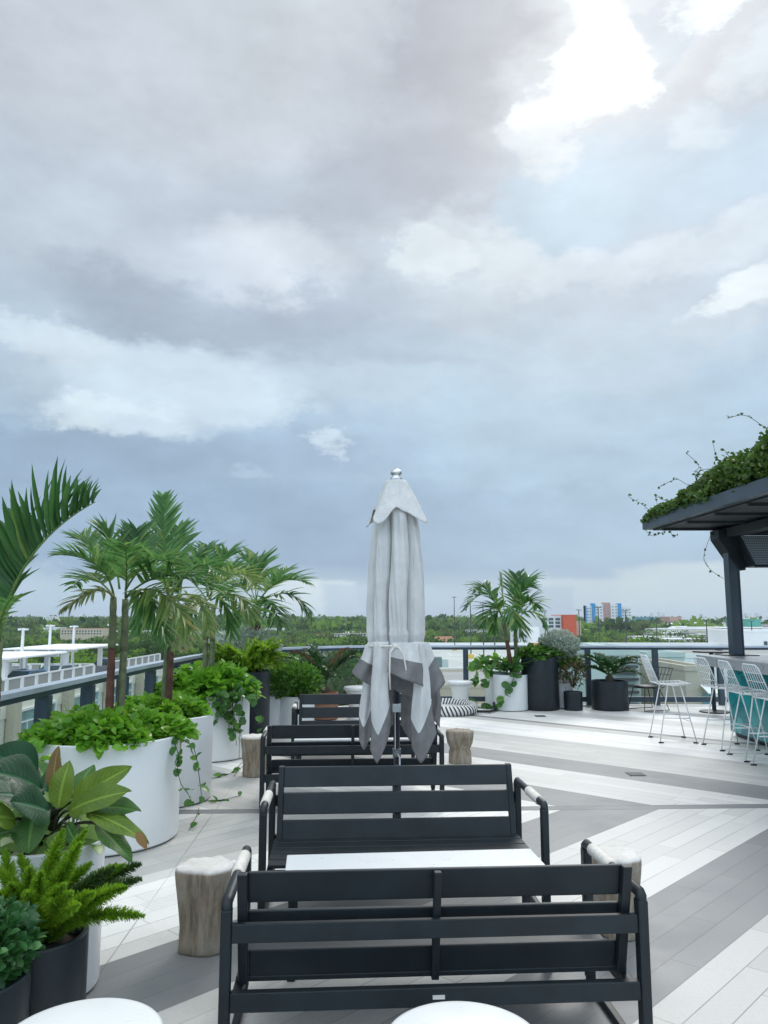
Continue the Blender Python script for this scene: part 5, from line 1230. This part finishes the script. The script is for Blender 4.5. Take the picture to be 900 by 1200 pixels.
# bush and other plants
def bushy(name, label, c, rx, ry, rz, k, ln, wd, m, seed, tpl='lance3', nst=14, zlow=.15):
    t = thing(name, label, 'shrub', c)
    a = MB(); r = np.random.default_rng(seed)
    for i in range(nst):
        an = r.uniform(0, 6.28); q = r.uniform(.3, .85); a.tube([c, (c[0]+rx*q*.5*math.cos(an), c[1]+ry*q*.5*math.sin(an), c[2]+rz*.6), (c[0]+rx*q*math.cos(an), c[1]+ry*q*math.sin(an), c[2]+rz*r.uniform(.8, 1.6))], [.008, .006, .003], 5)
    a.build('branches', M['stem'], t)
    a = MB(); d = r.normal(size=(k, 3)); d /= np.linalg.norm(d, axis=1, keepdims=True)
    lob = r.normal(size=(9, 3)); lob /= np.linalg.norm(lob, axis=1, keepdims=True); b_ = np.max(d@lob.T, axis=1)
    P = np.array(c)+np.array([0, 0, rz])+d*(.35+.65*r.random((k, 1))**.5)*(.78+.3*b_[:, None])*[rx, ry, rz]
    P = P[P[:, 2] > c[2]-zlow]; k = len(P)
    scatter(a, TL[tpl], P, (P-np.array(c))+r.normal(size=(k, 3))*.5*rx, ln*r.uniform(.6, 1.2, k), wd*r.uniform(.6, 1.2, k), U=np.array([0, 0, 1])+r.normal(size=(k, 3))*.5)
    a.build('foliage', m, t, smooth=True)
bushy('leafy_bush', 'dense glossy green bush in the two small white planters behind the far bench', tuple(at(343, 822, 11.15)), .42, .36, .26, 2600, .075, .04, L['bush'], 5)
bushy('silver_bush', 'silvery grey leaved bush behind the yellow-green fern', tuple(at(285, 775, 11.3)), .52, .35, .22, 1500, .11, .035, L['silver'], 6)
bushy('silver_bush', 'rounded silvery bush beside the tall black planter at the far railing', tuple(at(655, 778, 14.0)), .36, .34, .29, 2600, .06, .04, L['silver'], 7)
bushy('pale_shrub', 'low bright green shrub between the tall and the small black pots', tuple(at(660, 782, 13.95)), .34, .26, .09, 700, .08, .05, L['bush'], 8)
bushy('potted_shrub', 'shrub with bare reddish stems in the small black pot', tuple(at(672, 806, 13.7)), .25, .22, .26, 420, .06, .035, L['shrubred'], 9, nst=26)
# feathery yellow-green fern on the tall black planter
def plume_fern(name, label, c, k, ln, m, seed, spread=1.0, up=.8, nl=60, lw=.012, ll=.05):
    t = thing(name, label, 'fern', c)
    r = np.random.default_rng(seed); a = MB()
    for i in range(k):
        an = r.uniform(0, 6.28); e = r.uniform(.35, 1.5)*up; d = Vector((math.cos(an)*spread, math.sin(an)*spread, e)).normalized(); L_ = ln*r.uniform(.7, 1.1)
        tip = Vector(c)+d*L_+Vector((0, 0, -.12*L_)); mid = Vector(c)+d*L_*.55+Vector((0, 0, .10*L_)); pts = bez(c, mid, tip, 12); a.tube(pts, [.004]*13, 4, 1)
        q = r.uniform(.15, 1, nl)*12; idx = q.astype(int).clip(0, 11); P = np.array([tuple(pts[j].lerp(pts[j+1], float(f-j))) for j, f in zip(idx, q)])
        T = np.array([tuple((pts[j+1]-pts[j]).normalized()) for j in idx]); D = T*1.0+r.normal(size=T.shape)*.45
        env = np.sin(np.pi*np.clip(q/12*.9+.08, 0, 1))**.5
        scatter(a, TL['lance3'], P, D, ll*env*r.uniform(.7, 1.2, nl), lw)
    a.build('plumes', [m, M['petiole']], t, smooth=True)
plume_fern('feathery_fern', 'yellow-green feathery fern on the tall black planter', (-1.84, 10.42, .88), 95, .66, L['fern'], 3, up=.8, nl=75, lw=.024, ll=.12)
# cycads
def cycad(name, label, c, k, ln, m, seed, leaf=.13, brown=None, up=.55):
    t = thing(name, label, 'cycad', c); r = random.Random(seed)
    a = MB(); a.lathe([(.06, -.05), (.075, .0), (.07, .06), (.03, .09), (.001, .10)], c, 14, jit=lambda A, z: 1+.1*math.sin(9*A+z*60)); a.build('trunk', M['bark'], t)
    for i in range(k):
        an = i*2.399+r.uniform(-.2, .2); e = r.uniform(.25, 1.35)*up; d = Vector((math.cos(an), math.sin(an), e)).normalized(); L_ = ln*r.uniform(.85, 1.1)
        st = Vector(c)+Vector((0, 0, .07)); tip = st+d*L_+Vector((0, 0, -.22*L_)); mid = st+d*L_*.55+Vector((0, 0, .18*L_))
        frond(t, brown if (brown and i % 6 == 0) else m, st, mid, tip, leaf=leaf, wid=.022, n=38, up=.45, gdroop=0, start=.12, rad=.007)
cycad('sago_cycad', 'dark feather leaved cycad beside the leafy bush, one frond gone brown', (-.95, 12.55, .46), 22, .95, L['sago'], 2, leaf=.17, brown=L['sagob'], up=1.0)
cycad('sago_cycad', 'green cycad with stiff arching leaves in the wide black pot', (at(714.5, 800, 13.8).x, 13.8, .50), 20, .72, L['sago'], 5, leaf=.16, up=.75)

# big leaved philodendron, nearest white planter
def philodendron():
    c = Vector((-1.54, 3.62, .60)); t = thing('philodendron', 'big leaved philodendron with dark and olive leaves in the nearest white planter', 'plant', c)
    # (base px, tip px, width m, material, base depth, tip depth, roll)
    LV = [((62, 928), (64, 872), .085, 'rub_r', 3.62, 3.66, .2), ((68, 948), (78, 890), .13, 'rub_g', 3.5, 3.50, -.1), ((84, 940), (151, 910), .13, 'rub_g', 3.5, 3.35, 0), ((80, 950), (147, 935), .145, 'rub_g', 3.45, 3.25, .2),
          ((102, 945), (165, 958), .12, 'rub_m', 3.45, 3.30, .3), ((101, 952), (170, 990), .10, 'rub_g', 3.38, 3.20, .5), ((113, 965), (154, 1016), .10, 'rub_m', 3.35, 3.22, .3), ((40, 950), (30, 1000), .16, 'rub_m', 3.35, 3.22, -.2),
          ((50, 925), (-10, 905), .24, 'rub_d', 3.5, 3.25, .2), ((52, 940), (-15, 935), .26, 'rub_d', 3.45, 3.15, -.1), ((45, 900), (-20, 890), .2, 'rub_d', 3.75, 3.6, 0), ((54, 955), (50, 905), .17, 'rub_d', 3.55, 3.7, .3),
          ((78, 965), (88, 998), .07, 'rub_m', 3.4, 3.28, -.3), ((20, 972), (-12, 985), .10, 'rub_m', 3.35, 3.15, .1), ((18, 960), (-18, 960), .12, 'rub_g', 3.25, 3.1, .2), ((30, 925), (8, 895), .16, 'rub_d', 3.7, 3.9, 0),
          ((90, 930), (108, 892), .11, 'rub_m', 3.75, 3.9, .3), ((66, 935), (36, 890), .15, 'rub_m', 3.8, 4.0, -.3), ((58, 950), (12, 945), .18, 'rub_d', 3.3, 3.1, .3)]
    for i, (b_, tpx, wd, m, y0, y1, rl) in enumerate(LV):
        B = at(*b_, y0); T_ = at(*tpx, y1); d = T_-B; a = MB()
        a.tube(bez(c+Vector((random.uniform(-.06, .06), random.uniform(-.06, .06), 0)), c.lerp(B, .55)+Vector((0, 0, .07)), B, 10), [.0065]*11, 6, 1)
        U = Vector((random.uniform(-.25, .35), -.75, random.uniform(.4, .8))).normalized(); tp = big_leaf(seed=i, droop=random.uniform(.2, .5))
        scatter(a, tp, [tuple(B)], [tuple(d+Vector((0, 0, .16*d.length)))], d.length*1.04, wd*1.0, U=np.array([tuple(U)]), roll=np.array([rl]))
        V = a.v[-1]; n_ = len(V)
        lo = a.build('leaf', [L[m], M['stem']], t, smooth=True); at_ = lo.data.attributes.new('leaf_uv', 'FLOAT_VECTOR', 'POINT'); nv_ = len(lo.data.vertices); arr = np.zeros((nv_, 3))
        k0_ = nv_-15*6
        for q in range(15*6): arr[k0_+q] = ((-1, -.55, -.04, .04, .55, 1)[q % 6], (q//6)/14, 0)
        at_.data.foreach_set('vector', arr.ravel())
        lo.data.polygons.foreach_set('material_index', [1 if max(p.vertices) < k0_ else 0 for p in lo.data.polygons])
    a = MB()
    for x, y, yy in ((60, 975, 3.6), (66, 980, 3.55), (72, 975, 3.65)): a.tube([c+Vector((.02*(x-66)/6, 0, -.03)), at(x, 935, yy)], [.014, .009], 8)
    a.build('stem', M['stem'], t, smooth=True)
    # brown withered tip on the right leaf
    a = MB(); scatter(a, TL['lance'], [tuple(at(160, 975, 3.21))], [tuple(at(171, 993, 3.19)-at(160, 975, 3.21))], .085, .035, U=np.array([[0, -.8, .6]])); a.build('withered_tip', leafmat('brown_leaf_tip', (.20, .10, .035), (.22, .13, .04), None, .7, .1), t, smooth=True)
philodendron()
cover('pothos_plant', 'pale variegated pothos leaves between the philodendron stems', (-1.50, 3.66, .60), .26, .26, .22, 120, .10, .08, leafmat('variegated_pothos_leaf', (.16, .30, .06), (.30, .42, .16), (.55, .58, .38), .35, .35, f3=.8), seed=31)

# foxtail fern
def foxtail():
    c = Vector((-1.315, 3.10, .41)); t = thing('foxtail_fern', 'foxtail fern with bushy bright green plumes in the front black pot', 'fern', c)
    PL = [(135, 1016, .08, 0, 'foxd'), (170, 1074, -.05, 1, 'fox'), (166, 1012, .15, 1, 'foxd'), (166, 1030, .05, 1, 'foxd'), (147, 1013, .12, 0, 'fox'), (138, 1012, .2, 0, 'fox'), (75, 985, .1, 0, 'fox'), (102, 985, .0, 0, 'fox'), (95, 1000, -.1, 0, 'fox'),
          (108, 1025, .1, 0, 'fox'), (60, 1040, .2, 0, 'fox'), (22, 1015, .1, 0, 'fox'), (5, 1010, .1, 0, 'fox'), (35, 1030, -.05, 0, 'fox'), (48, 1035, -.12, 0, 'fox'), (85, 1060, -.25, 0, 'fox'), (76, 1050, -.22, 0, 'fox'), (-10, 1030, 0, 0, 'fox'), (10, 1050, -.1, 0, 'fox'), (-5, 1060, -.15, 0, 'fox'),
          (110, 1060, -.15, 0, 'fox'), (125, 1045, -.05, 0, 'fox'), (150, 1040, -.1, 1, 'fox'), (92, 1075, -.3, 0, 'fox'), (60, 1070, -.25, 0, 'fox'), (30, 1060, -.2, 0, 'fox'), (115, 1035, .2, 0, 'fox'), (88, 1010, .15, 0, 'fox'), (68, 1010, .05, 0, 'fox')]
    r = np.random.default_rng(2)
    for (px, py, dy, bend, m) in PL:
        if px < 112: py -= 14
        tip = at(px, py, 3.10+dy); st = c+Vector((r.uniform(-.07, .07), r.uniform(-.07, .07), 0)); mid = st.lerp(tip, .5)+Vector((0, 0, .05+.03*bend)); pts = bez(st, mid, tip, 24)
        a = MB(); a.tube(pts, [.0035]*24+[.001], 5, 1); Ltot = sum((pts[i+1]-pts[i]).length for i in range(24)); nl = int(Ltot*3400)
        q = (r.random(nl)**.92)*.985*24; idx = q.astype(int).clip(0, 23); P = np.array([tuple(pts[j].lerp(pts[j+1], float(f-j))) for j, f in zip(idx, q)]); T = np.array([tuple((pts[j+1]-pts[j]).normalized()) for j in idx])
        D = r.normal(size=T.shape); D -= T*np.sum(D*T, 1, keepdims=True); D /= np.linalg.norm(D, axis=1, keepdims=True); D = D+T*r.uniform(.5, 1.0, (nl, 1))
        env = np.clip(np.sin(np.pi*np.clip(q/24*.86+.14, 0, 1)), .12, 1)**.6
        scatter(a, TL['needle'], P, D, .046*env*r.uniform(.6, 1.15, nl), .0058, U=r.normal(size=T.shape))
        a.build('plume', [L[m], M['petiole']], t)
foxtail()
bushy('peperomia_plant', 'small dark rounded leaves mounding over the corner black pot', (-1.375, 2.69, .42), .21, .20, .125, 1500, .040, .034, L['pep'], 14, tpl='round3', zlow=.06)

# ---------------------------------------------------------------- bar, stools, pergola
bar = thing('bar_counter', 'teal tiled bar counter with a thick grey stone top', 'bar', (4.75, 8.5, 0))
def teal_mat():
    m = bpy.data.materials.new('teal_tiles'); m.use_nodes = True; t = NT(m.node_tree); b = m.node_tree.nodes['Principled BSDF']
    p = t.new('ShaderNodeTexCoord').outputs['Object']; v = t.new('ShaderNodeTexVoronoi', feature='F1'); t.put(v.inputs['Vector'], p); v.inputs['Scale'].default_value = 4.2
    e = t.new('ShaderNodeTexVoronoi', feature='DISTANCE_TO_EDGE'); t.put(e.inputs['Vector'], p); e.inputs['Scale'].default_value = 4.2
    r_ = t.sep(v.outputs['Color'])[0]
    c = t.ramp(r_, [(0, (.006, .16, .19)), (.5, (.010, .26, .28)), (1, (.03, .38, .38))]); c = t.mix(t.m('LESS_THAN', e.outputs['Distance'], .012), c, (.01, .06, .07))
    t.put(b.inputs['Base Color'], c); b.inputs['Roughness'].default_value = .22
    return m
a = MB(); a.box(4.76, 5.5, 5.0, 10.85, .06, .94); a.build('tiled_front', teal_mat(), bar)
a = MB(); a.box(4.80, 5.45, 5.05, 10.80, 0, .059); a.build('plinth', M['black'], bar)
a = MB(); a.box(4.42, 5.9, 4.9, 11.05, .945, 1.08); a.build('countertop', M['quartz'], bar, bevel=.006)
def stool_proto():
    t = thing('bar_stool', 'x', 'bar stool'); r_ = .0085; sh = .74
    # seat grid: faces +x
    def fr(name, segs, rad=r_):
        a = MB()
        for s_ in segs: a.tube(s_, rad, 7)
        return a.build(name, M['wirew'], t, smooth=True, world=False)
    w_ = .23
    fr('seat_frame', [[(-.20, -w_*.85, sh), (.20, -w_, sh+.01), (.235, -w_+.04, sh-.005), (.235, w_-.04, sh-.005), (.20, w_, sh+.01), (-.20, w_*.85, sh), (-.20, -w_*.85, sh)]])
    fr('seat_mesh', [[(-.20, y*.85, sh-.004), (0, y, sh-.022), (.235, y, sh-.004)] for y in np.linspace(-w_*.8, w_*.8, 9)]+[[(x, -w_*.92, sh), (x, 0, sh-.02), (x, w_*.92, sh)] for x in np.linspace(-.15, .19, 7)], .0042)
    bt = 1.10
    bx_ = lambda z: -.20-(z-sh)*.36
    fr('backrest_frame', [[(bx_(sh), -w_*.85, sh), (bx_(bt-.04), -w_*.72, bt-.04), (bx_(bt), -w_*.55, bt), (bx_(bt), w_*.55, bt), (bx_(bt-.04), w_*.72, bt-.04), (bx_(sh), w_*.85, sh)]])
    fr('backrest_mesh', [[(bx_(sh), y*.85, sh), (bx_(bt), y*.68, bt)] for y in np.linspace(-w_*.7, w_*.7, 6)]+[[(bx_(z), -w_*.80, z), (bx_(z), w_*.80, z)] for z in (sh+.09, sh+.18, sh+.27)], .0042)
    for y in (-1, 1):
        yt, yb = y*.17, y*.235
        fr('leg', [[(-.08, yt, sh-.015), (-.23, yb, .016), (.23, yb, .016), (.08, yt, sh-.015)]])
        for x in (-.22, .22):
            a = MB(); a.box(x-.03, x+.03, yb-.012, yb+.012, 0, .012); a.build('foot_pad', M['foot'], t, world=False)
    fr('foot_ring', [[(-.165, -.208, .31), (.165, -.208, .31)], [(.17, -.21, .27), (.17, .21, .27)], [(-.165, .208, .31), (.165, .208, .31)]], .007)
    return t
s0 = stool_proto()
ST = [((3.80, 10.42, 0), -3, 'white wire bar stool standing apart, farthest from the bar, near the cycad pot'), ((4.30, 9.85, 0), 4, 'white wire bar stool at the far corner of the bar'), ((4.29, 9.12, 0), -2, 'white wire bar stool second from the far corner of the bar'), ((4.28, 8.48, 0), 3, 'white wire bar stool third from the far corner of the bar'), ((4.30, 7.82, 0), 0, 'white wire bar stool cut by the right edge of the view')]
for i, (p, rz, lb) in enumerate(ST):
    if i == 0: o = s0; o.location = p; o.rotation_euler = (0, 0, R(rz))
    else: o = copy_thing(s0, p, R(rz))
    o['label'] = lb; o['group'] = 'white wire bar stools'
# black wire lounge chair behind
t = thing('wire_chair', 'low black wire chair by the far railing behind the first bar stool', 'chair', (4.62, 13.75, 0), R(200))
a = MB(); 
for y in np.linspace(-.24, .24, 7): a.tube([(.24, y, .40), (-.1, y, .37), (-.24, y*1.05, .48), (-.34, y*1.1, .72)], .005, 5)
for q in np.linspace(0, 1, 7):
    x, z = np.interp(q, [0, .45, .65, 1], [.24, -.1, -.24, -.34]), np.interp(q, [0, .45, .65, 1], [.40, .37, .48, .72]); a.tube([(x, -.26, z), (x, .26, z)], .005, 5)
a.build('wire_shell', M['wireb'], t, world=False)
for y in (-.22, .22):
    a = MB(); a.tube([(.18, y*.7, .385), (.26, y, .01), (-.26, y, .01), (-.12, y*.7, .375)], .009, 6); a.build('leg', M['wireb'], t, world=False, smooth=True)
a = MB(); a.lathe([(.001, .375), (.21, .38), (.22, .405), (.20, .42), (.001, .425)], (.03, 0, 0), 24); a.build('seat_pad', M['wireb'], t, world=False, smooth=True)
# dark bistro table behind the bar end
q = at(836, 812, 13.4); t = thing('bistro_table', 'dark pedestal table with a round foot behind the end of the bar', 'table', (q.x, 13.4, 0))
a = MB(); a.lathe([(.001, 0), (.24, 0), (.24, .02), (.06, .035), (.035, .05), (.035, 1.0), (.001, 1.0)], (q.x, 13.4, 0), 32); a.build('base', M['frame'], t, smooth='auto')
a = MB(); a.lathe([(.001, 1.001), (.30, 1.001), (.30, 1.025), (.001, 1.025)], (q.x, 13.4, 0), 40); a.build('top', M['frame'], t)
# pergola
pg = thing('pergola', 'dark steel pergola over the bar with a vine covered roof', 'pergola', (5.0, 10.95, 0))
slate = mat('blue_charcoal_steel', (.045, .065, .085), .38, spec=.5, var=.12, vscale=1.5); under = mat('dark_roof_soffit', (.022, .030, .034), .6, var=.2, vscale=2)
PX, PY = 4.89, 10.75
a = MB(); a.box(PX-.060, PX+.060, PY-.005, PY+.13, 1.092, 2.86); a.box(PX-.075, PX-.0605, PY-.02, PY+.145, 1.092, 2.86); a.box(PX+.0605, PX+.075, PY-.02, PY+.145, 1.092, 2.86); a.build('post', slate, pg, bevel=.003)
a = MB(); a.box(PX-.22, PX+.24, PY-.10, PY+.30, 1.082, 1.091); a.build('base_plate', M['frame'], pg)
ca, sa_ = math.cos(R(1.5)), math.sin(R(1.5))
c0 = at(753, 621, 11.4); X0 = c0.x; Z0 = c0.z
# roof plate: left edge runs towards the camera, slightly outward
def edgeX(y): return X0+(11.4-y)*.030
a = MB(); yf, yn = 11.4, 3.5
def slab(mb, y0, y1, xl0, xl1, xr, z0, z1): mb.add([(xl0, y0, z0), (xr, y0, z0), (xr, y1, z0), (xl1, y1, z0), (xl0, y0, z1), (xr, y0, z1), (xr, y1, z1), (xl1, y1, z1)], [(3, 2, 1, 0), (4, 5, 6, 7), (0, 1, 5, 4), (1, 2, 6, 5), (2, 3, 7, 6), (3, 0, 4, 7)])
slab(a, yn, yf, edgeX(yn), edgeX(yf), 9.0, Z0, Z0+.155)
a.v[-1] = a.v[-1]
a.build('roof', slate, pg)
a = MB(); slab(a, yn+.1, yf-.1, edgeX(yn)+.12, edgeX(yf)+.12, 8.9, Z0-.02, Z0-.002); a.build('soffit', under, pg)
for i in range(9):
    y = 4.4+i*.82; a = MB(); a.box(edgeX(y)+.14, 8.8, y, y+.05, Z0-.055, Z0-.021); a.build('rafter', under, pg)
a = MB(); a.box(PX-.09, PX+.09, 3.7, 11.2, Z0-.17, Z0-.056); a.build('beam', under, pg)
# haunch bracket at the post head
a = MB(); zt = Z0-.10
a.add([(PX-.20, PY-.04, zt+.03), (PX-.20, PY-.04, zt-.10), (PX+.08, PY-.04, zt-.54), (PX+.15, PY-.04, zt-.54), (PX+.16, PY-.04, zt+.03), (PX-.20, PY+.24, zt+.03), (PX-.20, PY+.24, zt-.10), (PX+.08, PY+.24, zt-.54), (PX+.15, PY+.24, zt-.54), (PX+.16, PY+.24, zt+.03)],
      [(0, 1, 2, 3, 4), (9, 8, 7, 6, 5), (0, 5, 6, 1), (1, 6, 7, 2), (2, 7, 8, 3), (3, 8, 9, 4), (4, 9, 5, 0)]); a.build('bracket', M['frame'], pg)
# perforated panel hanging right of the post
def perf_mat():
    m = bpy.data.materials.new('perforated_grey_panel'); m.use_nodes = True; t = NT(m.node_tree); b = m.node_tree.nodes['Principled BSDF']
    x, y, z = t.sep(t.new('ShaderNodeTexCoord').outputs['Object'])[0:3]
    fx = t.m('SUBTRACT', t.m('FRACT', t.m('ADD', t.m('MULTIPLY', x, 34), t.m('MULTIPLY', z, 14))), .5); fz = t.m('SUBTRACT', t.m('FRACT', t.m('MULTIPLY', z, 30)), .5)
    d = t.m('ADD', t.m('MULTIPLY', fx, fx), t.m('MULTIPLY', fz, fz)); h_ = t.m('LESS_THAN', d, .07)
    t.put(b.inputs['Base Color'], t.mix(h_, (.32, .36, .40), (.03, .035, .04))); b.inputs['Roughness'].default_value = .45; return m
t = thing('hanging_panel', 'perforated grey box panel hung under the pergola right of the post', 'panel', (PX+.6, PY-.3, Z0-.6))
a = MB(); V = [(PX+.04, PY-.14, zt-.07), (PX+1.6, PY-.14, zt-.07), (PX+1.6, PY-.32, zt-.50), (PX+.15, PY-.32, zt-.50)]; a.add(V, [(0, 3, 2, 1)]); a.build('perforated_face', perf_mat(), t)
a = MB(); W = [(x, y+.02, z) for x, y, z in V]+[(x+.02, PY+.1, z) for x, y, z in V]; a.add(W, [(0, 1, 2, 3), (7, 6, 5, 4), (0, 4, 5, 1), (1, 5, 6, 2), (2, 6, 7, 3), (3, 7, 4, 0)])
a.box(PX+.0, PX+1.62, PY-.19, PY-.145, zt-.068, zt+.02); a.tube([V[0], V[3], V[2]], .018, 6); a.build('casing', M['frame'], t)
# vine mass on the pergola roof
def roofvine():
    t = thing('roof_vine', 'tangled green climber spilling over the pergola roof with wispy shoots', 'vine', (5.2, 10, Z0+.2)); r = np.random.default_rng(8); a = MB()
    k = 44000; y = 11.3-r.random(k)*5.2; dxr = r.random(k)**1.2*2.0; x = np.array([edgeX(v) for v in y])+.02+dxr
    prof_ = np.interp(11.3-y, [0, .5, 1.2, 2.2, 3.2, 5.2], [.10, .28, .50, .74, .95, 1.1])
    h_ = prof_*(.30+.70*np.clip(dxr*1.6, 0, 1))*(.82+.22*np.sin(x*5+y*3)+.24*np.sin(y*6.3+2)+.12*np.sin(y*13+x*9))
    z = Z0+.155+h_*r.random(k)**.6
    over = (dxr < .12) & (r.random(k) < .5); z = np.where(over, z-.07*r.random(k), z); x = np.where(over, x-.05, x)
    P = np.c_[x, y, z]; scatter(a, TL['hex'], P, r.normal(size=(k, 3))+[0, 0, .3], r.uniform(.035, .085, k), r.uniform(.03, .065, k), U=r.normal(size=(k, 3)))
    a.build('foliage', L['vine'], t)
    b = MB(); rr2 = random.Random(9); LP = []; LD = []
    for i in range(26):
        y0 = rr2.uniform(6.8, 11.3); x0 = edgeX(y0)+rr2.uniform(-.02, .9); z0 = Z0+.18+min(.6, (11.4-y0)*.16)
        d = Vector((rr2.uniform(-1.1, .1), rr2.uniform(-.5, .5), rr2.uniform(-.1, 1.0))); Lg = rr2.uniform(.15, .48)
        p0 = Vector((x0, y0, z0)); pts = [p0, p0+d*Lg*.4, p0+d*Lg*.75+Vector((rr2.uniform(-.08, .08), 0, rr2.uniform(-.1, .08))), p0+d*Lg+Vector((rr2.uniform(-.2, .1), 0, rr2.uniform(-.25, .1)))]
        sp = smooth_path3(pts, 5); b = MB(); b.tube(sp, .0032, 4); b.build('shoot', M['stem'], t)
        for q in sp[3:]:
            if rr2.random() < .75: LP.append(tuple(q)); LD.append((rr2.gauss(0, 1), rr2.gauss(0, 1), rr2.gauss(0, 1)))
    for pts in ([(835, 622), (828, 640), (825, 655), (833, 668), (848, 678)], [(757, 622), (765, 628), (776, 624), (780, 622)], [(786, 622), (789, 630), (794, 625)]):
        sp = smooth_path3([A_(x_, y_, 10.9) for x_, y_ in pts], 6); hb = MB(); hb.tube(sp, .003, 4); hb.build('hanging_shoot', M['stem'], t)
        for q in sp:
            if rr2.random() < .4: LP.append(tuple(q)); LD.append((rr2.gauss(0, 1), rr2.gauss(0, 1), rr2.gauss(0, 1)))
    a = MB(); LP = np.array(LP); scatter(a, TL['hex'], LP, np.array(LD), .045, .035, U=np.tile([0, -.6, .6], (len(LP), 1))+r.normal(size=(len(LP), 3))*.3); a.build('shoot_leaves', L['vine'], t)
roofvine()
# drains in the paving
for (px, py, s_, lb) in ((745, 907, .085, 'square metal drain grate set in the paving, right of the umbrella'), (633, 839, .085, 'small metal drain grate in front of the tall black planter')):
    q = onz(px, py, .004); a = MB(); a.box(q.x-s_, q.x+s_, q.y-s_, q.y+s_, .001, .005)
    for i in range(7): a.box(q.x-s_+.012, q.x+s_-.012, q.y-s_+.012+i*.022, q.y-s_+.022+i*.022, .0052, .0078, 1)
    props(a.build('floor_drain', [mat('drain_dark', (.05, .05, .05), .6), mat('drain_metal', (.16, .16, .16), .5, metal=.5)], loc=(q.x, q.y, 0)), lb, 'drain')
